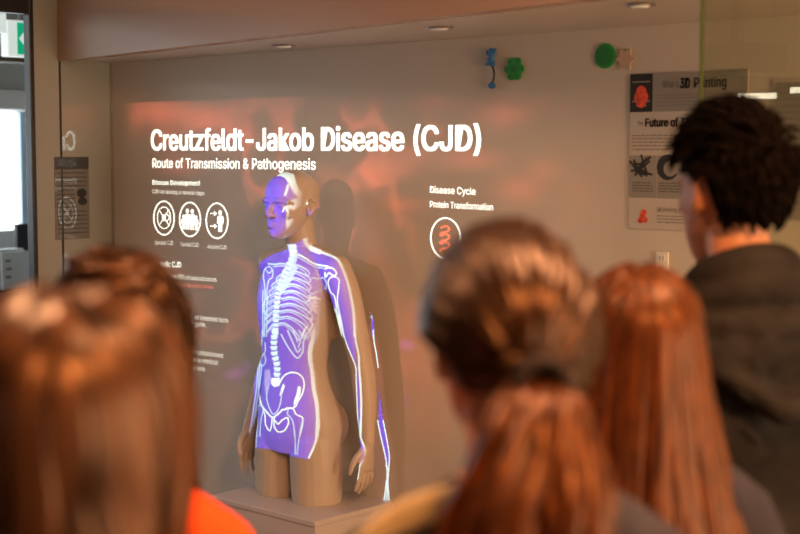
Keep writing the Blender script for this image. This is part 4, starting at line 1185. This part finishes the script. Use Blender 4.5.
# ---- hair styles
def short_hair(root, MH, m):
    rng = random.Random(3)
    bm = bmesh.new()
    hair_cap(bm, MH, 1.03, low=-.62, ear=True)
    for i in range(900):
        az = rng.uniform(-2.5, 2.5); f = max(0.0, (abs(az) - 1.35) / (PI - 1.35))
        lo = -.58 + f * (.62 + .58)
        if 1.05 < abs(az): lo = max(lo, .10)
        if 1.35 < abs(az): lo = max(lo, .42)                  # clear of the ears
        el = rng.uniform(lo, 1.5)
        if rng.random() < .3: el = rng.uniform(.7, 1.5); az = rng.uniform(-PI, PI)
        a = skull(az, el, 1.0)
        up = max(0, math.sin(el))
        ln = .028 + .032 * up * rng.uniform(.6, 1.2)
        nrm = (a - HC).normalized()
        # short hair lies down and back at the sides, forward on top
        flow = Vector((0, -1, .25)) * up + Vector((0, .25, -1)) * (1 - up) + Vector((rng.uniform(-.5, .5), rng.uniform(-.5, .5), rng.uniform(-.3, .3)))
        t = (flow - nrm * flow.dot(nrm)).normalized()
        lift = rng.uniform(.05, .22) + .12 * up
        pts = [a, a + t * ln * .35 + nrm * ln * lift * .8, a + t * ln * .75 + nrm * ln * lift * 1.1, a + t * ln * 1.1 + nrm * ln * lift * .9]
        lock(bm, [MH @ q for q in pts], rng.uniform(.004, .0075), .0008, .6)
    for i in range(16):                                             # the forelock that sticks out over the brow
        a = skull(rng.uniform(2.2, 3.9), rng.uniform(.62, 1.0), 1.02)
        lock(bm, [MH @ q for q in (a, a + Vector((rng.uniform(-.008, .008), -.018, .012)), a + Vector((rng.uniform(-.015, .015), -.040, .006)), a + Vector((rng.uniform(-.02, .02), -.055, -.004)))], .009, .001, .5)
    link('hair', bm_mesh(bm, 'hair', True), m, root)
def long_hair(length, seed, wave=.012, spread=1.0, vol=1.10, n=230, part=.0, forward=.25, tip_out=.0, cap_low=-.55, drift=(0, 0), rr=(.009, .015), co=False):
    def fn(root, MH, m):
        rng = random.Random(seed)
        bm = bmesh.new()
        hair_cap(bm, MH, 1.04 * vol / 1.1, low=cap_low)
        # inner mass that hangs behind the neck
        zc = -.02
        rings = []
        for t in np.linspace(0, 1, 7):
            z = .16 - t * (length + .03)
            rings.append((z, drift[0] * t, (.062 + .046 * t) * (1 + (spread - 1) * t), .005 + .02 * t + drift[1] * t, .108 + .035 * t + drift[1] * t))
        loft(bm, rings, sub=2, n=24, M=MH)
        for i in range(n):
            az = rng.uniform(-1.95, 1.95)
            k = vol * rng.uniform(.97, 1.06)
            start_el = rng.uniform(1.15, 1.5)
            pts = []
            a0 = az * .5 if abs(az) < 1.2 else az * .75
            for e in np.linspace(start_el, -.05, 5):
                u = (start_el - e) / (start_el + .05)
                pts.append(skull(a0 + (az - a0) * u, e, k))
            last = pts[-1]
            ph = rng.uniform(0, 6.3); fr = rng.uniform(9, 15)
            if co: ph = math.sin(az * 3) * 2 + rng.uniform(-.6, .6); fr = rng.uniform(17, 20)
            amp = wave * rng.uniform(.5, 1.4)
            L = length * rng.uniform(.80, 1.04)
            out = Vector((math.sin(az), math.cos(az) * .8, 0))
            ns = 8
            for q in range(1, ns + 1):
                t = q / ns
                w_ = amp * math.sin(ph + fr * t * L * 1.6) * min(1, t * 2)
                o_ = out * ((.020 * spread + tip_out) * t - .010 * math.sin(t * PI)) + Vector((-out.y, out.x, 0)) * w_
                pts.append(last + Vector((drift[0] * t, drift[1] * t, -L * t)) + o_ + out * w_ * .5 + Vector(((spread - 1) * last.x * t, 0, 0)))
            lock(bm, [MH @ p for p in pts], rng.uniform(*rr), .002, .5)
        link('hair', bm_mesh(bm, 'hair', True), m, root)
    return fn
def pony_hair(root, MH, m):
    rng = random.Random(11)
    bm = bmesh.new()
    hair_cap(bm, MH, 1.03, low=-.42, ear=True)
    tie = HC + Vector((.004, .126, -.034))
    for i in range(430):
        az = rng.uniform(-PI, PI); f = max(0.0, (abs(az) - 1.35) / (PI - 1.35))
        lo = -.42 + f * (.66 + .42)
        if 1.1 < abs(az): lo = max(lo, .12)
        el = lo + rng.random() ** 1.5 * .55
        a = skull(az, el, 1.01)
        pts = []
        for t in np.linspace(0, 1, 7):
            q = a.lerp(tie, t)
            d = q - HC
            # slide along the skull
            e = Vector((d.x / .084, d.y / .105, d.z / .112)); l = e.length
            tgt = 1.07 + .05 * math.sin(t * PI) + rng.uniform(-.01, .02)
            if t < .93 and l < tgt: q = HC + d * (tgt / max(l, .2))
            pts.append(q)
        pts[-1] = tie + Vector((rng.uniform(-.012, .012), rng.uniform(-.006, .004), rng.uniform(-.012, .012)))
        lock(bm, [MH @ p for p in pts], rng.uniform(.005, .009), .005, .5)
    link('hair', bm_mesh(bm, 'hair', True), m, root)
    bm = bmesh.new()
    for i in range(170):
        a_ = rng.uniform(0, 2 * PI); r_ = math.sqrt(rng.random())
        ox, oz = math.cos(a_) * r_, math.sin(a_) * r_
        pts = []
        L = .46 * rng.uniform(.75, 1.05); ph = rng.uniform(0, 6.3); wv = rng.uniform(.004, .014)
        for t in np.linspace(0, 1, 9):
            wdt = .016 + .070 * min(1, t * 2.4) - .02 * max(0, t - .6)
            y = tie.y + .055 * math.sin(min(1, t * 2.2) * PI / 2) - .01 * t
            z = tie.z + .020 * math.sin(min(1, t * 5) * PI / 2) * (1 - t) - L * max(0, t - .04)
            pts.append(Vector((tie.x + .045 * t + ox * wdt + wv * math.sin(ph + 9 * t), y + oz * wdt * .75 * (1 if oz > 0 else .7) + wv * math.cos(ph + 8 * t), z)))
        lock(bm, [MH @ p for p in pts], rng.uniform(.009, .015), .002, .55)
    link('ponytail', bm_mesh(bm, 'ponytail', True), M_hair_auburn, root)
    bm = bmesh.new()
    for k in range(2):
        ring_ = [(tie.x + .024 * math.cos(a), tie.y + .008 + .010 * k, tie.z + .024 * math.sin(a), .0075) for a in np.linspace(0, 2 * PI, 17)]
        tube(bm, ring_, sub=1, n=8, M=MH, cap=False)
    link('hair_tie', bm_mesh(bm, 'hair_tie', True), M_tie, root)
def pinned_hair(root, MH, m):
    long_hair(.34, 23, wave=.006, spread=.98, vol=1.08, n=150)(root, MH, m)
    rng = random.Random(8); bm = bmesh.new()
    c = HC + Vector((-.01, .045, .088))
    for i in range(46):                                             # loose twist pinned on the crown
        a = rng.uniform(0, 2 * PI); r_ = rng.uniform(.030, .062); h = rng.uniform(.0, .030)
        pts = [c + Vector((r_ * math.cos(a + u * 2.4), r_ * 1.1 * math.sin(a + u * 2.4), h + .012 * math.sin(u * PI) - (.02 * (r_ / .06) ** 2))) for u in np.linspace(0, 1, 7)]
        lock(bm, [MH @ p for p in pts], rng.uniform(.008, .013), .003, .7)
    link('pinned_twist', bm_mesh(bm, 'pinned_twist', True), M_hair_chest, root)

# ---- the man in the hoodie
def hood(bm):
    # collar of the hood round the neck, and the hood lying on the back
    tube(bm, [(.080 * math.sin(a), .020 + .076 * math.cos(a), 1.482 + .036 * math.cos(a), .024, .036) for a in np.linspace(-PI, PI, 25)], sub=1, n=14, cap=False)
    tube(bm, [(.094 * math.sin(a), .030 + .096 * math.cos(a), 1.440 + .028 * math.cos(a), .028, .030) for a in np.linspace(-2.6, 2.6, 23)], sub=1, n=12)
    tube(bm, [(.112 * math.sin(a), .045 + .110 * math.cos(a), 1.398 + .012 * math.cos(a), .026, .024) for a in np.linspace(-2.0, 2.0, 19)], sub=1, n=12)
    ball(bm, (0, .135, 1.345), (.13, .040, .075))
    tube(bm, [(-.15, .09, 1.385, .018), (-.09, .160, 1.315, .024), (0, .180, 1.275, .026), (.09, .160, 1.315, .024), (.15, .09, 1.385, .018)], sub=4, n=12)
    for s in (-1, 1):
        tube(bm, [(s * .03, .165, 1.41, .008), (s * .07, .165, 1.36, .011), (s * .06, .175, 1.31, .009)], sub=4, n=8)
        tube(bm, [(s * .24, .07, 1.30, .012), (s * .20, .10, 1.24, .014), (s * .13, .12, 1.20, .010)], sub=4, n=8)
        tube(bm, [(s * .27, .06, 1.20, .012), (s * .25, .085, 1.14, .014), (s * .23, .08, 1.06, .010)], sub=4, n=8)
person(735, 2.42, 1.705, 21, 'person in a washed black hoodie with short dark hair, standing at the glass panel', .20, 1.06, M_hoodie, short_hair, M_hair_black,
       dict(puff=.026, extra=hood, neck=.085, wr=.022, seed=4, fine=.0075), headscale=1.06, drop=.042)
# ---- the ponytail
def tan_collar(root, MH):
    bm = bmesh.new()
    tube(bm, [(.040, .092, 1.442, .011, .018), (.080, .080, 1.442, .012, .020), (.120, .064, 1.426, .012, .022), (.155, .050, 1.402, .012, .022), (.190, .040, 1.364, .011, .019), (.214, .034, 1.322, .008, .012)], sub=4, n=12)
    link('tan_collar', remesh(bm, .005, 3, 'tan_collar'), M_tan, root)['label'] = 'tan collar lying over the shoulder'
person(510, 1.50, 1.558, 11, 'person with a chestnut ponytail and tan collar, standing before the mannequin', .165, .90, M_slate, pony_hair, M_hair_dark, dict(puff=.012, seed=2), tan_collar, headscale=1.07, drop=.01)
# ---- long straight hair beside the ponytail
person(641, 1.92, 1.484, 6, 'person with long straight auburn hair covering the back, between the ponytail and the hoodie', .160, .90, M_navy,
       long_hair(.52, 5, wave=.004, spread=1.30, vol=1.0, n=260, tip_out=.075), M_hair_auburn, dict(puff=.010, seed=7), headscale=1.06)
# ---- the two people at the left
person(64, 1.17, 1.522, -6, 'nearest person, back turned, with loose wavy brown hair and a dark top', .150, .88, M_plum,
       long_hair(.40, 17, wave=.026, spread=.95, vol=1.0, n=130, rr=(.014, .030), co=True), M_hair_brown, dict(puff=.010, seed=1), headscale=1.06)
person(118, 1.85, 1.505, -10, 'person in an orange shirt with dark hair and a loose twist pinned on the crown', .160, .88, M_orange_knit, pinned_hair, M_hair_dark, dict(puff=.010, seed=9), headscale=1.10, drop=.045)
